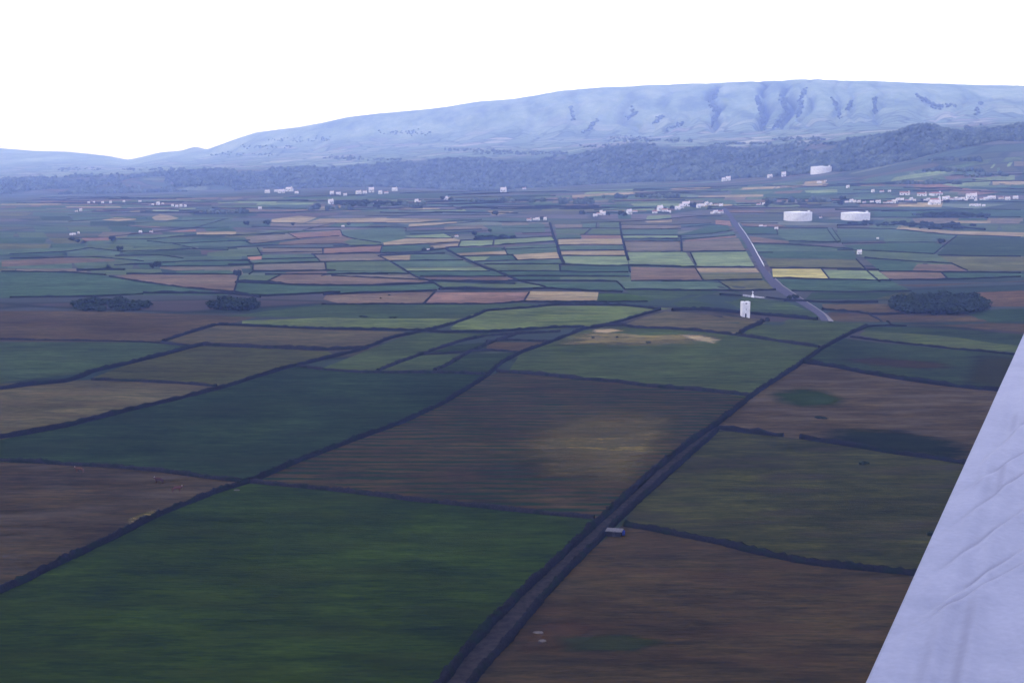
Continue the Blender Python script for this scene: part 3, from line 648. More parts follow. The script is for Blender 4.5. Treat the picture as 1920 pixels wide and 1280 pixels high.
# walls of the middle distance
MG = 'dry stone walls of the distant small fields'
ML = 'low dark stone wall between small fields on the distant plain'
MIDW = '''
C 4.0 2.8 790,1045 850,1040 1500,1050 1900,1045
C 3.0 2.2 -600,1110 -100,1090 400,1075 760,1055
C 1.6 1.6 -620,1225 0,1220 600,1220 1400,1218 1800,1190 2200,1200 2800,1195
C 1.6 1.6 600,1215 740,1075
C 1.5 1.5 1800,1190 1870,1080
C 3.5 2.2 -1650,960 -1400,970 -700,1000 0,995 400,980 720,965
C 1.8 1.7 -1300,865 -600,860 0,850 430,855
C 1.8 1.8 -500,880 0,905 560,925 700,940 1300,960 1700,980
C 2.0 1.8 560,890 1590,890
C 2.0 1.8 740,940 1780,948
C 2.2 1.5 60,640 190,700 350,790 430,840 520,900 700,945 800,1010 850,1030
C 5.0 1.2 860,550 990,620 1090,670 1210,720 1340,780 1500,830 1640,890 1780,950 2040,1000
C 2.0 1.6 190,700 1080,692
C 1.6 1.5 410,828 1400,825
C 2.0 1.9 90,610 500,600 900,550
C 2.0 1.8 80,635 500,620 860,612
C 1.8 1.6 -480,615 -100,600 90,600
C 1.6 1.6 -480,520 0,515 100,515
C 1.8 1.7 120,520 700,495 1020,475
C 1.5 1.5 370,430 960,428
C 1.8 1.6 870,542 1450,518 1700,495 2200,460
C 1.5 1.4 1430,515 1445,450
C 1.6 1.4 1020,530 1050,450
C 1.6 1.5 1050,458 1430,445 1700,430 2140,405
C 1.8 1.6 1050,643 1600,630 1680,628
C 1.6 1.5 1570,540 1610,625 1670,630 1730,695
C 1.8 1.6 1210,708 1720,695 2260,675
C 1.8 1.6 1330,742 2260,738
C 1.8 1.6 1500,822 2240,828
C 1.8 1.7 1610,882 2240,885
C 2.6 2.2 1740,942 2250,942
C 1.5 1.5 400,345 850,335 1300,320
C 1.5 1.4 -200,300 400,295 390,340
C 1.5 1.4 440,380 850,370 1360,345
C 1.6 1.5 430,300 900,260 1300,225 1900,235
C 1.6 1.5 0,250 650,240 1300,205
C 1.5 1.4 -100,165 780,150 1400,150
C 1.5 1.4 700,60 1500,30 1900,30
C 1.5 1.4 980,120 1370,125
C 1.4 1.2 850,370 960,420
C 3.5 3.0 1210,445 1700,415
D 4.5 1.3 330,240 370,400 410,490 450,640 500,740
D 3.6 1.3 1165,230 1190,400 1215,500 1240,600 1270,690
D 2.8 2.2 450,745 600,750 900,765 1280,755 1900,768
D 1.6 1.5 440,745 450,820
D 1.6 1.5 1270,760 1290,840
D 1.8 1.7 -180,825 460,825 700,835 1270,838
D 1.8 1.7 -180,885 700,885 1280,890
D 3.0 2.2 -180,945 700,945 1130,950
D 1.6 1.5 1130,950 1180,990 1220,1040
D 2.0 1.9 1220,1045 1900,1050
D 2.8 2.2 -100,1050 300,1030 700,1060 1200,1075
D 2.0 1.7 160,980 300,1025
D 1.6 1.5 1300,940 1900,938
D 1.8 1.7 20,1190 900,1195 1500,1190
D 1.5 1.5 430,510 900,505 1210,512
D 1.6 1.5 450,575 1220,572
D 1.6 1.5 470,635 1240,640
D 1.5 1.4 430,435 700,432
D 1.6 1.5 690,385 1190,390
D 1.5 1.4 740,380 820,310
D 1.5 1.5 400,312 880,308 1180,308
D 1.5 1.4 880,300 885,240
D 1.5 1.5 700,240 1170,232 1500,215 1790,195
D 1.6 1.5 1180,320 1900,318
D 1.6 1.5 1190,388 1860,388
D 2.0 1.8 1200,434 1860,432
D 1.6 1.5 1220,470 1900,465
D 1.5 1.5 1250,590 1900,592
D 2.0 1.3 1900,400 1910,590
D 1.5 1.5 1180,270 1900,265
D 1.5 1.5 -250,500 380,470
D 1.5 1.5 0,370 360,360
D 1.5 1.5 0,425 360,408
D 1.5 1.4 -250,310 320,300
D 1.6 1.4 -280,235 300,230
D 1.5 1.5 -250,560 440,540
E 1.8 1.7 0,595 450,588 1010,582
E 1.6 1.5 350,600 420,750
E 2.2 1.9 0,770 420,775 1120,780
E 1.6 1.3 410,785 500,930
E 1.8 1.7 0,945 500,940 1210,925
E 1.4 1.3 690,945 840,1045
E 2.2 2.0 0,1055 400,1060 840,1060 1370,1050
E 2.0 1.8 0,440 260,445 880,392
E 1.6 1.5 200,400 650,370 850,335
E 1.6 1.5 0,325 650,260 780,280
E 2.0 1.3 240,450 240,590
E 1.5 1.4 0,270 600,250
E 1.5 1.4 0,200 430,165 720,165
E 2.2 1.9 1300,785 1920,790 2100,790 2400,795
E 2.4 2.0 1340,905 1920,925 2030,925 2760,940
E 1.5 1.4 1920,795 2020,920
E 1.6 1.5 1560,1060 2200,1075 3000,1062
E 2.0 1.9 1080,490 1520,500 1920,530 2300,560
E 2.0 1.8 1530,460 1920,480 2150,470
E 1.8 1.7 1030,385 1400,385
E 1.5 1.3 1400,385 1380,310
E 1.8 1.6 950,245 1400,250
E 2.2 1.8 980,290 1350,300 1500,305 2000,310
E 1.4 1.3 2050,310 2150,450
E 1.6 1.5 830,125 1500,130
E 1.6 1.5 1160,600 1340,600
E 1.5 1.4 2340,680 2480,830 2620,950
E 2.6 2.2 1470,1180 2000,1200 2600,1200
F 2.4 2.0 330,985 900,1030 1380,1055
F 1.6 1.4 1380,1055 1560,1135
F 2.4 2.0 500,1145 1250,1155 2200,1165
F 2.0 1.8 0,890 180,890 700,915 1150,938
F 1.8 1.4 1160,935 1300,820 1430,720
F 2.4 2.0 1210,955 1900,970 2200,970
F 3.0 2.2 0,625 680,640 1100,685 1400,715 2200,735
F 2.0 1.7 60,815 700,800 1200,800
F 5.0 3.5 0,600 350,590
F 2.4 1.9 0,1125 500,1130
F 1.4 1.3 -120,640 0,800
F 4.0 3.2 900,470 1500,440 1720,480 1800,510
F 2.4 2.0 400,500 1300,500 2200,495
F 4.0 3.2 1100,640 1500,620 1770,650
F 1.8 1.7 0,220 900,190 1500,160
F 1.8 1.6 600,420 1500,400 2200,410
F 1.8 1.7 0,100 900,80 1400,90
F 1.5 1.4 1250,1160 1330,1235
F 2.0 1.8 620,1250 1400,1245 2200,1210
A 2.2 1.9 500,890 900,960 1500,1035 2040,1080 2300,1140
A 2.6 2.0 700,860 1300,860 2040,865
A 3.6 2.8 900,1090 1400,1090 2000,1100
A 2.0 1.7 -700,1140 300,1130 900,1100
A 2.2 1.8 -800,830 0,840 450,870
A 2.0 1.7 1080,770 1930,760 2180,745
A 2.0 1.7 1080,725 1380,705 1930,700 2180,690
A 4.0 3.0 100,820 450,810 680,810
A 2.4 2.0 550,750 1000,740 1060,770
A 1.8 1.6 -700,670 0,660 350,655 900,705
A 1.8 1.6 560,640 1100,630 1380,670
A 1.8 1.5 650,590 1050,575 1500,560 1920,570
A 1.8 1.5 -700,620 0,590 250,545 650,590
A 1.8 1.6 950,460 1250,495 1930,465 2180,455
A 1.8 1.6 550,440 1000,440 1400,400 1540,390 1930,390 2600,380
A 1.6 1.5 1250,495 1550,555
A 1.6 1.5 500,410 1540,300 1880,200
A 1.6 1.4 0,440 150,425 500,420
A 1.6 1.5 740,250 1250,225 1930,195
A 1.6 1.4 700,285 1150,315 1930,300
A 1.6 1.4 0,150 900,120 1930,130
A 1.6 1.4 0,230 450,200 950,190
B 1.6 1.4 0,545 300,525 420,515 1330,490 1480,520
B 1.6 1.5 420,545 1130,550 1850,515
B 1.5 1.3 1130,550 1135,615
B 1.5 1.3 1850,510 1820,600
B 1.8 1.6 1000,625 1820,605
B 1.6 1.5 400,605 1120,590
B 1.5 1.4 350,545 400,630
B 1.6 1.4 230,645 410,630
B 1.6 1.5 400,680 1060,665
B 1.6 1.3 1030,630 1110,710
B 1.8 1.6 300,735 1120,712 1920,700
B 1.8 1.6 0,700 240,700 300,740
B 1.6 1.3 300,740 290,830 250,860
B 1.8 1.6 0,745 290,740
B 2.0 1.7 300,825 1290,815
B 1.6 1.3 1160,715 1175,810
B 1.5 1.3 1200,860 1120,880
B 1.6 1.5 1200,862 1920,858
B 2.4 2.0 110,945 480,950 750,990 1100,995
B 1.8 1.3 130,870 90,1000 60,1090
B 1.5 1.4 470,945 620,870
B 3.0 2.2 60,1100 350,1130 700,1110 1340,1080
B 1.6 1.5 0,460 190,455 280,500 850,435 1330,400
B 1.4 1.3 720,370 850,440
B 1.8 1.6 0,400 720,360 1350,325 1370,395 1500,435 1830,485
B 1.6 1.5 500,240 900,255 1280,250 1900,240
B 1.8 1.6 280,290 780,300 1200,300 1900,290
B 1.5 1.4 900,330 1290,245
'''
for ln in MIDW.strip().splitlines():
    t_, w_, h_, rest = ln.split(' ', 3)
    wall(pts(t_, rest), float(w_)*.8, float(h_)*.7, ML, MG)
r3 = random.Random(11)
def ybase(x): return float(np.interp(x, [0, 130, 500, 900, 1060, 1200, 1380, 1500, 1600, 1700, 1800, 1920], [374, 372, 364, 364, 358, 350, 344, 336, 332, 318, 300, 288]))
for k in range(9):
    x = -40+r3.uniform(0, 60); fr0, fr1 = k/9, (k+1)/9
    while x < 1960:
        w_ = r3.uniform(35, 130); x1 = x+w_
        yb = [ybase(v)+5 for v in (x, x1)]; yt = 396 if x < 1240 else (388 if x < 1700 else 372)
        if r3.random() < .72:
            s0, s1 = r3.uniform(-.8, .8), r3.uniform(-.8, .8); sk_ = r3.uniform(-8, 8)
            t0 = [b_+(yt-b_)*fr0 for b_ in yb]; t1 = [b_+(yt-b_)*fr1 for b_ in yb]
            field('P', r3.choice('ggTTtlopcnb'), '%f,%f %f,%f %f,%f %f,%f' % (x, t0[0]+s0, x1-2, t0[1]+s1, x1-2+sk_, t1[1]+s1, x+sk_, t1[0]+s0), off=-.12, f=1.0)
        x = x1
for (xa, xb, ya, yb, rows) in ((-60, 430, 398, 516, 11), (1630, 1960, 400, 500, 8)):
    for k in range(rows):
        x = xa+r3.uniform(0, 40)
        while x < xb:
            w_ = r3.uniform(50, 150); t0 = ya+(yb-ya)*(k/rows)**1.15; t1 = ya+(yb-ya)*((k+1)/rows)**1.15; sk_ = r3.uniform(-12, 12)
            if r3.random() < .8: field('P', r3.choice('ggTTtldodt'), '%f,%f %f,%f %f,%f %f,%f' % (x, t0+r3.uniform(0, 1), x+w_-2, t0+r3.uniform(0, 1), x+w_-2+sk_, t1-.6, x+sk_, t1-.6), off=-.10 if t1 < 420 else -.02, f=.88)
            x += w_
# thin far walls on the rising land before the wooded scarp
r2 = random.Random(3)
for k in range(95):
    y0 = 352+r2.random()**.8*46; x0 = r2.uniform(-20, 1860); L_ = r2.uniform(60, 230)
    s_ = r2.uniform(-.035, .02)
    ybase = float(np.interp(x0, [130, 500, 900, 1200, 1500, 1870], [370, 362, 362, 348, 338, 300]))
    y0 = ybase+(r2.random()**.9)*(402-ybase)
    P_ = [(x0+L_*i/4, y0+s_*L_*i/4+r2.uniform(-.7, .7)) for i in range(5)]
    wall(P_, 1.8, 1.7, 'thin dark hedge wall on the far fields below the wooded scarp', 'hedge walls below the wooded scarp', name='hedge_wall', cat='hedge wall')

# ------------------------------------------------------------------ road
m, n, b = new_mat('asphalt', 1, 0)
n.links.new(ramp(n, noise(n, pos(n), .35, 5, .7), [(.3, (.048,.047,.062)), (.7, (.070,.067,.085))]), b.inputs['Base Color']); ASPH = m
RL = [(1352,390),(1366,408),(1377,427),(1390,447),(1404,470),(1415,490),(1425,510),(1435,526),(1447,541),(1462,550),(1480,560),(1497,570),(1518,583),(1534,594),(1549,605)]
RR = [(1361,389),(1374,404),(1385,419),(1397,436),(1410,457),(1421,477),(1433,499),(1443,512),(1453,522),(1468,536),(1487,549),(1507,562),(1530,577),(1548,589),(1563,603)]
RL, RR = [(a[0]+(b[0]-a[0])*.07, a[1]+(b[1]-a[1])*.07) for a, b in zip(RL, RR)], [(b[0]+(a[0]-b[0])*.09, b[1]+(a[1]-b[1])*.09) for a, b in zip(RL, RR)]
strip('road', RL, RR, ASPH, .30)
def lerp(P, Q, f): return [(p[0]+(q[0]-p[0])*f, p[1]+(q[1]-p[1])*f) for p, q in zip(P, Q)]
WHITE = speck('road_paint', (.5,.5,.5), (.66,.66,.64), .8)
VERGE = speck('verge', (.13,.125,.12), (.19,.18,.17), .4)
strip('verge', lerp(RL, RR, 1.0)[8:], lerp(RL, RR, 1.13)[8:], VERGE, .36)
wall(lerp(RL, RR, 1.06)[2:5], .8, 1.1, 'whitewashed roadside wall, far one of the two beside the road', 'whitewashed roadside walls', speck('limewash', (.3,.3,.31), (.45,.45,.45), .6), 'roadside_wall', 'wall')
wall(lerp(RL, RR, 1.06)[4:7], .9, 1.2, 'whitewashed roadside wall, nearer and brighter one beside the road', 'whitewashed roadside walls', speck('limewash_bright', (.42,.42,.42), (.6,.6,.6), .6), 'roadside_wall', 'wall')
#strip('lane_marking', lerp(RL, RR, .48)[7:], lerp(RL, RR, .53)[7:], WHITE, .42)

# ------------------------------------------------------------------ sizes from photo pixels
def mpp(p): return p.y/cp/F*1.0          # metres per photo pixel at a ground point
LIME = speck('white_render', (.55,.55,.54), (.70,.70,.68), .35, .8)
LIME2 = speck('greyed_render', (.45,.45,.46), (.6,.6,.6), .35, .8)
DARK = speck('dark_opening', (.02,.02,.022), (.03,.03,.03), 1)
TILE = speck('pale_roof', (.42,.36,.34), (.58,.52,.5), .8)
TILER = speck('clay_roof', (.22,.10,.075), (.32,.16,.12), .8)
# tower
p = gp(1397, 594); s_ = mpp(p); tw, th = 15*s_, 29*s_
t = empty('tower', p, .12); tag(t, 'tall white rectangular tower with dark doorway standing alone at a field corner', 'tower')
bm = bmesh.new(); hw = tw/2
box(bm, -hw, -hw*.26, -hw*.8, hw*.8, -.6, th*.24); box(bm, hw*.2, hw, -hw*.8, hw*.8, -1.2, th*.24)
box(bm, -hw, hw, -hw*.8, hw*.8, th*.24+.002, th*.93)
bm_obj('wall', bm, LIME, t)
bm = bmesh.new(); box(bm, -hw, -hw*.25, -hw*.8, hw*.8, th*.932, th); box(bm, hw*.25, hw, -hw*.8, hw*.8, th*.932, th); box(bm, -hw*.25, hw*.25, hw*.45, hw*.8, th*.932, th*.98)
bm_obj('parapet', bm, LIME, t)
bm = bmesh.new(); box(bm, -hw*.25, hw*.19, -hw*.5, hw*.6, -.3, th*.235); bm_obj('door', bm, DARK, t)
bm = bmesh.new(); box(bm, -hw*.22, hw*.22, -hw*.83, -hw*.78, th*.86, th*.925); bm_obj('window', bm, DARK, t)
bm = bmesh.new(); box(bm, -hw*.06, hw*.06, -hw*.82, -hw*.78, th*.45, th*.55); bm_obj('window', bm, DARK, t)
# wayside cross and its white wall
wall([(1393,555),(1409,555.5),(1420,557),(1433,559)], .8, 1.0, 'low white wall along the lane at the foot of the white cross', None, speck('lichened_limewash', (.2,.2,.2), (.42,.42,.42), .5), 'boundary_wall', 'wall')
p = gp(1410.5, 556.5); s_ = mpp(p); t = empty('wayside_cross', p+Vector((0, -1.6, 0))); t.scale = (.72, .72, .72); tag(t, 'white wayside cross on a stepped base in front of a low white wall', 'cross')
bm = bmesh.new(); cyl(bm, 2.6, 1.3, -.3, 1.6, 4); cyl(bm, 1.2, .7, 1.6, 3.0, 4); bm_obj('plinth', bm, LIME, t)
bm = bmesh.new(); box(bm, -.28, .28, -.25, .25, 3.0, 6.0); box(bm, -.9, -.281, -.2, .2, 4.9, 5.4); box(bm, .281, .9, -.2, .2, 4.9, 5.4); bm_obj('cross', bm, LIME, t)
# storage tanks
def tank(px, py, w, h, label):
    p = gp(px, py); s_ = mpp(p); R, Ht = w*s_/2, h*s_; p = p+Vector((0, R*.9, 0)); p.z = p.z
    t = empty('storage_tank', p); tag(t, label, 'storage tank', 'white round storage tanks')
    bm = bmesh.new(); cyl(bm, R, R, -4, Ht, 64, cap=False)
    for z in (.25, .5, .75): cyl(bm, R+.06, R+.06, Ht*z, Ht*z+.25, 64)
    bm_obj('shell', bm, LIME, t, False)
    bm = bmesh.new(); cyl(bm, R+.2, R*.02, Ht, Ht+R*.07, 64); bm_obj('roof', bm, LIME, t)
    bm = bmesh.new()
    for i in range(26):
        a_ = -2.2+i*.045; box_ = (R+.5); z = Ht*i/26
        box(bm, box_*math.cos(a_)-.5, box_*math.cos(a_)+.5, box_*math.sin(a_)-.5, box_*math.sin(a_)+.5, z, z+.18)
    bm_obj('stair', bm, LIME2, t)
    bm = bmesh.new(); box(bm, R*.6, R*.74, -R*.55, -R*.42, Ht-.2, Ht+3.2); bm_obj('hatch_housing', bm, LIME, t)
    bm = bmesh.new(); cyl(bm, .35, .35, Ht+R*.05, Ht+R*.07+1.2, 8, R*.1, 0); bm_obj('vent', bm, LIME2, t)
tank(1501, 415, 52, 16, 'wide white storage tank nearest the road, left of the lower pair')
tank(1610, 414, 53, 14, 'wide white storage tank with dark hedge in front, right of the lower pair')
tank(1543.5, 325, 38, 12, 'white storage tank high on the slope against the dark woods')

# houses -------------------------------------------------------------
HP = []
def proto_house(k):
    L_, D_, h_, r_ = [(1, .6, .42, .22), (1, .45, .34, .16), (.8, .7, .6, .25)][k]
    t = empty('house', (0, 0, 0)); bm = bmesh.new(); box(bm, -L_/2, L_/2, -D_/2, D_/2, -.25, h_)
    bm_obj('wall', bm, LIME, t)
    bm = bmesh.new(); e = .03
    vv = [bm.verts.new(q) for q in ((-L_/2-e, -D_/2-e, h_+.003), (L_/2+e, -D_/2-e, h_+.003), (L_/2+e, D_/2+e, h_+.003), (-L_/2-e, D_/2+e, h_+.003), (-L_/2-e, 0, h_+r_), (L_/2+e, 0, h_+r_))]
    for f in ((0, 1, 5, 4), (2, 3, 4, 5), (0, 4, 3), (1, 2, 5), (3, 2, 1, 0)): bm.faces.new([vv[i] for i in f])
    bm_obj('roof', bm, TILE if k != 1 else TILER, t)
    bm = bmesh.new(); box(bm, -.06, .06, -D_/2-.008, -D_/2+.01, 0, h_*.55); bm_obj('door', bm, DARK, t)
    for x in (-L_*.28, L_*.28):
        bm = bmesh.new(); box(bm, x-.06, x+.06, -D_/2-.008, -D_/2+.01, h_*.35, h_*.68); bm_obj('window', bm, DARK, t)
    bm = bmesh.new(); box(bm, L_*.36, L_*.36+.09, -.05, .05, h_+r_*.6, h_+r_+.12); bm_obj('chimney', bm, LIME, t)
    return t
for k in range(3): HP.append(proto_house(k))
reg(None)
ORD = ['first', 'second', 'third', 'fourth', 'fifth', 'sixth', 'seventh', 'eighth', 'ninth', 'tenth', 'eleventh', 'twelfth', 'thirteenth', 'fourteenth', 'fifteenth', 'sixteenth', 'seventeenth', 'eighteenth', 'nineteenth', 'twentieth']
USED = [False]*3
def houses(where, lst, group):
    lst = sorted(lst)
    for i, (x, y, w) in enumerate(lst):
        k = random.choice((0, 0, 2, 2, 1)) if w < 14 else 1
        src = HP[k]; o = src if not USED[k] else copy_tree(src); USED[k] = True
        p = gp(x, y); s_ = mpp(p)*w*(.8 if x < 420 else 1.05); o.location = p+Vector((0, s_*.3, 0)); o.scale = (s_, s_, min(s_, 12)*1.05); o.rotation_euler = (0, 0, random.uniform(-.5, .5))
        lab = ('white house %s' % where) if len(lst) == 1 else ('white house %s, %s from left' % (where, ORD[i]))
        if len(lab.split()) > 16: print('LONG', lab)
        tag(o, lab, 'house', group)
VG = 'white houses scattered over the plain'
houses('standing alone near the dark hedge at far left', [(208,450,6)], VG)
houses('in the cluster at the left edge of the view', [(133,441,7),(139,440,6),(147,438,5)], VG)
houses('near the left edge below the woods', [(143,397,6),(151,396,7)], VG)
houses('in the faint row left below the woods', [(166,382,6),(176,381,5),(192,381,6),(207,381,6),(232,380,6),(262,379,6)], VG)
houses('in the long white row at left', [(286,386,6),(296,384,8),(305,383,5),(323,387,6),(331,388,7),(339,388,7),(347,388,6)], VG)
houses('in the small pair above the tan field at left', [(263,436,7),(283,436,8)], VG)
houses('standing alone on the plain below the farm at the wood edge', [(487,392,6)], VG)
houses('in the farm at the wood edge, left of centre', [(501,362,8),(517,360,6),(527,362,11),(542,359,13),(556,363,6)], VG)
houses('standing alone left of the paired farms', [(620,383,10)], VG)
houses('in the hamlet under the woods, left of centre', [(622,366,8),(634,366,8),(647,367,6),(672,364,9),(684,363,7),(696,361,11),(713,364,7),(724,363,7),(740,358,9)], VG)
houses('in the pair on the dark hedge line at centre left', [(704,382,9),(714,381,6)], VG)
houses('in the farm with trees at centre left', [(781,380,7),(786,379,5),(834,375,9),(841,374,6)], VG)
houses('at the foot of the woods near the centre', [(944,361,12),(983,355,6)], VG)
houses('with a reddish roof alone on the plain', [(643,426,5)], VG)
houses('standing alone between the yellow fields at centre', [(856,444,6)], VG)
houses('between two bushes on the middle plain', [(803,470,5)], VG)
houses('in the small farm left of the villages', [(992,414,8),(1002,413,5),(1008,413,7),(1022,413,6)], VG)
houses('in the left farm of the middle village', [(1116,406,7),(1123,403,8),(1131,403,9),(1127,400,6)], VG)
houses('in the twin farm of the middle village', [(1180,402,10),(1191,399,8)], VG)
houses('in the large farm left of the road head', [(1228,400,9),(1238,396,11),(1247,397,10),(1255,399,6)], VG)
houses('in the row behind the road head', [(1271,393,9),(1278,391,9),(1287,387,13),(1310,390,8),(1318,387,7),(1325,385,7),(1333,385,5),(1343,385,5),(1352,387,7)], VG)
houses('in the low farm touching the road', [(1335,401,5),(1342,400,8),(1352,400,9)], VG)
houses('right of the road head', [(1423,386,8),(1433,384,6)], VG)
houses('near the road below the tank', [(1427,426,6),(1434,426,6),(1456,430,6)], VG)
houses('on the slope under the woods, left of the high tank', [(1357,340,7),(1366,339,9),(1444,333,8),(1470,331,9)], VG)
houses('just below the high tank', [(1535,343,5),(1539,343,4),(1548,340,4),(1590,353,6)], VG)
houses('between the two lower tanks', [(1539,409,5)], VG)
houses('in the upper street of the right village', [(1637,361,6),(1654,361,7),(1668,360,5),(1698,366,17),(1730,368,16),(1757,367,23)], VG)
houses('in the left street of the right village', [(1588,381,6),(1597,380,7),(1603,381,6),(1611,381,6),(1621,381,6),(1635,381,6),(1647,381,8),(1660,382,6),(1669,381,8),(1677,381,7),(1684,378,7),(1692,378,7),(1701,378,7),(1709,376,6),(1715,377,5)], VG)
houses('in the middle of the right village', [(1735,377,5),(1741,377,6),(1746,379,6),(1747,384,10),(1758,384,11),(1765,379,7),(1771,376,8),(1778,374,7),(1785,375,7),(1793,375,6),(1800,375,6),(1806,374,6)], VG)
houses('at the right end of the right village', [(1812,377,5),(1817,373,10),(1827,373,11),(1830,378,5),(1842,375,7),(1849,375,7),(1856,374,7),(1863,373,8),(1878,374,8),(1890,375,8),(1905,373,8)], VG)
houses('in the short lowest street of the right village', [(1821,386,5),(1826,386,5),(1831,387,5),(1836,387,6),(1845,387,5)], VG)
houses('standing alone at a field corner right of the road', [(1612,477,9)], VG)
houses('lying low beside the hedge right of the road', [(1646,448,4)], VG)
# church of the right village
p = gp(1755, 381); s_ = mpp(p); t = empty('church', p+Vector((0, 5, 0)), .2); tag(t, 'white church with square bell tower rising from the right village', 'church')
bm = bmesh.new(); box(bm, -8, 6, -4, 4, -2, 6); bm_obj('nave', bm, LIME, t)
bm = bmesh.new(); box(bm, 6.003, 9.5, -2, 2, -2, 10); cyl(bm, 2.2, .2, 10, 12.5, 4, 7.7, 0); bm_obj('bell_tower', bm, LIME, t)
bm = bmesh.new(); vv = [bm.verts.new(q) for q in ((-8.2,-4.2,6.01),(5.99,-4.2,6.01),(5.99,4.2,6.01),(-8.2,4.2,6.01),(-8.2,0,8.3),(5.99,0,8.3))]
for f in ((0,1,5,4),(2,3,4,5),(0,4,3),(1,2,5),(3,2,1,0)): bm.faces.new([vv[i] for i in f])
bm_obj('roof', bm, TILER, t)

# stone hut by the lane --------------------------------------------------
p = gp(1152, 1003); s_ = mpp(p); hw = 28*s_/2
t = empty('stone_hut', p, -.25); tag(t, 'small low stone hut with pale flat slab roof where the lane meets a wall', 'hut')
bm = bmesh.new(); box(bm, -hw, hw, -hw*.7, hw*.7, -.3, 1.3); bm_obj('wall', bm, WMP, t)
bm = bmesh.new(); box(bm, -hw-.25, hw+.25, -hw*.7-.25, hw*.7+.25, 1.303, 1.5); bm_obj('roof', bm, speck('slab', (.06,.06,.065), (.11,.11,.115), 2), t)
bm = bmesh.new(); box(bm, -.35, .4, -hw*.7-.04, -hw*.7+.05, -.2, 1.2); bm_obj('door', bm, DARK, t)
p = gp(1168, 1003); bm = bmesh.new(); cyl(bm, .52, .52, 0, 1.25, 20)
for z in (.35, .8): cyl(bm, .56, .56, z, z+.06, 20)
o = bm_obj('drum', bm, speck('blue_paint', (.01,.02,.12), (.015,.03,.18), 3, .5), None, True); o.location = p; tag(o, 'blue drum standing at the right end of the stone hut', 'drum')
# pale stones
def slab(px, py, w, label):
    p = gp(px, py); s_ = mpp(p)*w/2; bm = bmesh.new(); bmesh.ops.create_icosphere(bm, subdivisions=2, radius=1)
    for v in bm.verts:
        v.co.x *= s_*random.uniform(.9, 1.05); v.co.y *= s_*.6*random.uniform(.9, 1.05); v.co.z = v.co.z*.28*random.uniform(.8, 1.2)+.1
    o = bm_obj('stone', bm, speck('pale_stone', (.05,.046,.042), (.085,.078,.072), 2)); o.location = p; tag(o, label, 'stone', 'pale flat stones lying in the fields')
slab(1009, 1186, 22, 'pale flat stone right of the lane, upper of the two near the bottom')
slab(1017, 1202, 18, 'pale flat stone right of the lane, lower of the two near the bottom')
slab(844, 622, 9, 'pale stone on the wall line, left of two under the pale pasture')
slab(936, 618, 7, 'pale stone on the wall line, right of two under the pale pasture')
slab(444, 919, 12, 'pale stone at the crossing of the two dark walls')

# cattle -------------------------------------------------------------------
def cow(px, py, rz, label, lie=False):
    p = gp(px, py); t = empty('cow', p, rz); tag(t, label, 'cow', 'brown cattle in the left field')
    V = [(0,0,1.15),(.45,0,1.2),(.85,0,1.22),(-.45,0,1.15),(-.85,0,1.2),(1.15,0,1.4),(1.38,0,1.5),(1.7,0,1.3)]
    E = [(0,1),(1,2),(0,3),(3,4),(2,5),(5,6),(6,7)]; Rr = [.38,.37,.33,.38,.3,.2,.17,.1]
    for sx, base in ((.8, 2), (-.85, 4)):
        for sy in (-.22, .22):
            i = len(V); off = -.12 if sx < 0 else .05
            V += [(sx, sy, .85), (sx+off, sy, .45), (sx+off*.3, sy, .04)]; E += [(base, i), (i, i+1), (i+1, i+2)]; Rr += [.17, .075, .065]
    me = bpy.data.meshes.new('body'); me.from_pydata(V, E, []); o = bpy.data.objects.new('body', me); COL.objects.link(o); o.parent = t
    md = o.modifiers.new('skin', 'SKIN'); me.skin_vertices[0].data[0].use_root = True
    for i, r in enumerate(Rr): me.skin_vertices[0].data[i].radius = (r, r*1.05 if i < 5 else r)
    o.modifiers.new('sub', 'SUBSURF').levels = 1; o.modifiers['sub'].render_levels = 1
    me.materials.append(COWM)
    bm = bmesh.new()
    for sy in (-1, 1):
        cyl(bm, .035, .008, 1.58, 1.78, 6, 1.4, sy*.16)
    bm_obj('horns', bm, LIME2, t)
    bm = bmesh.new(); cyl(bm, .03, .05, .55, 1.25, 6, -1.13, 0); bm_obj('tail', bm, COWM, t)
    t.scale = (1.15, 1.15, 1.15)
COWM = speck('cowhide', (.055,.022,.015), (.085,.034,.022), 1.2, .7)
cow(331, 922, 0.15, 'reddish brown cow standing rightmost in the brown field at left')
COWM = speck('dark_cowhide', (.03,.014,.014), (.045,.022,.02), 1.2, .7)
cow(299, 906, 2.9, 'dark cow standing behind the reddish one in the brown field at left')
COWM = speck('tan_cowhide', (.065,.034,.02), (.09,.046,.028), 1.2, .7)
cow(150, 886, 3.0, 'light brown cow close under the wall at the far left')

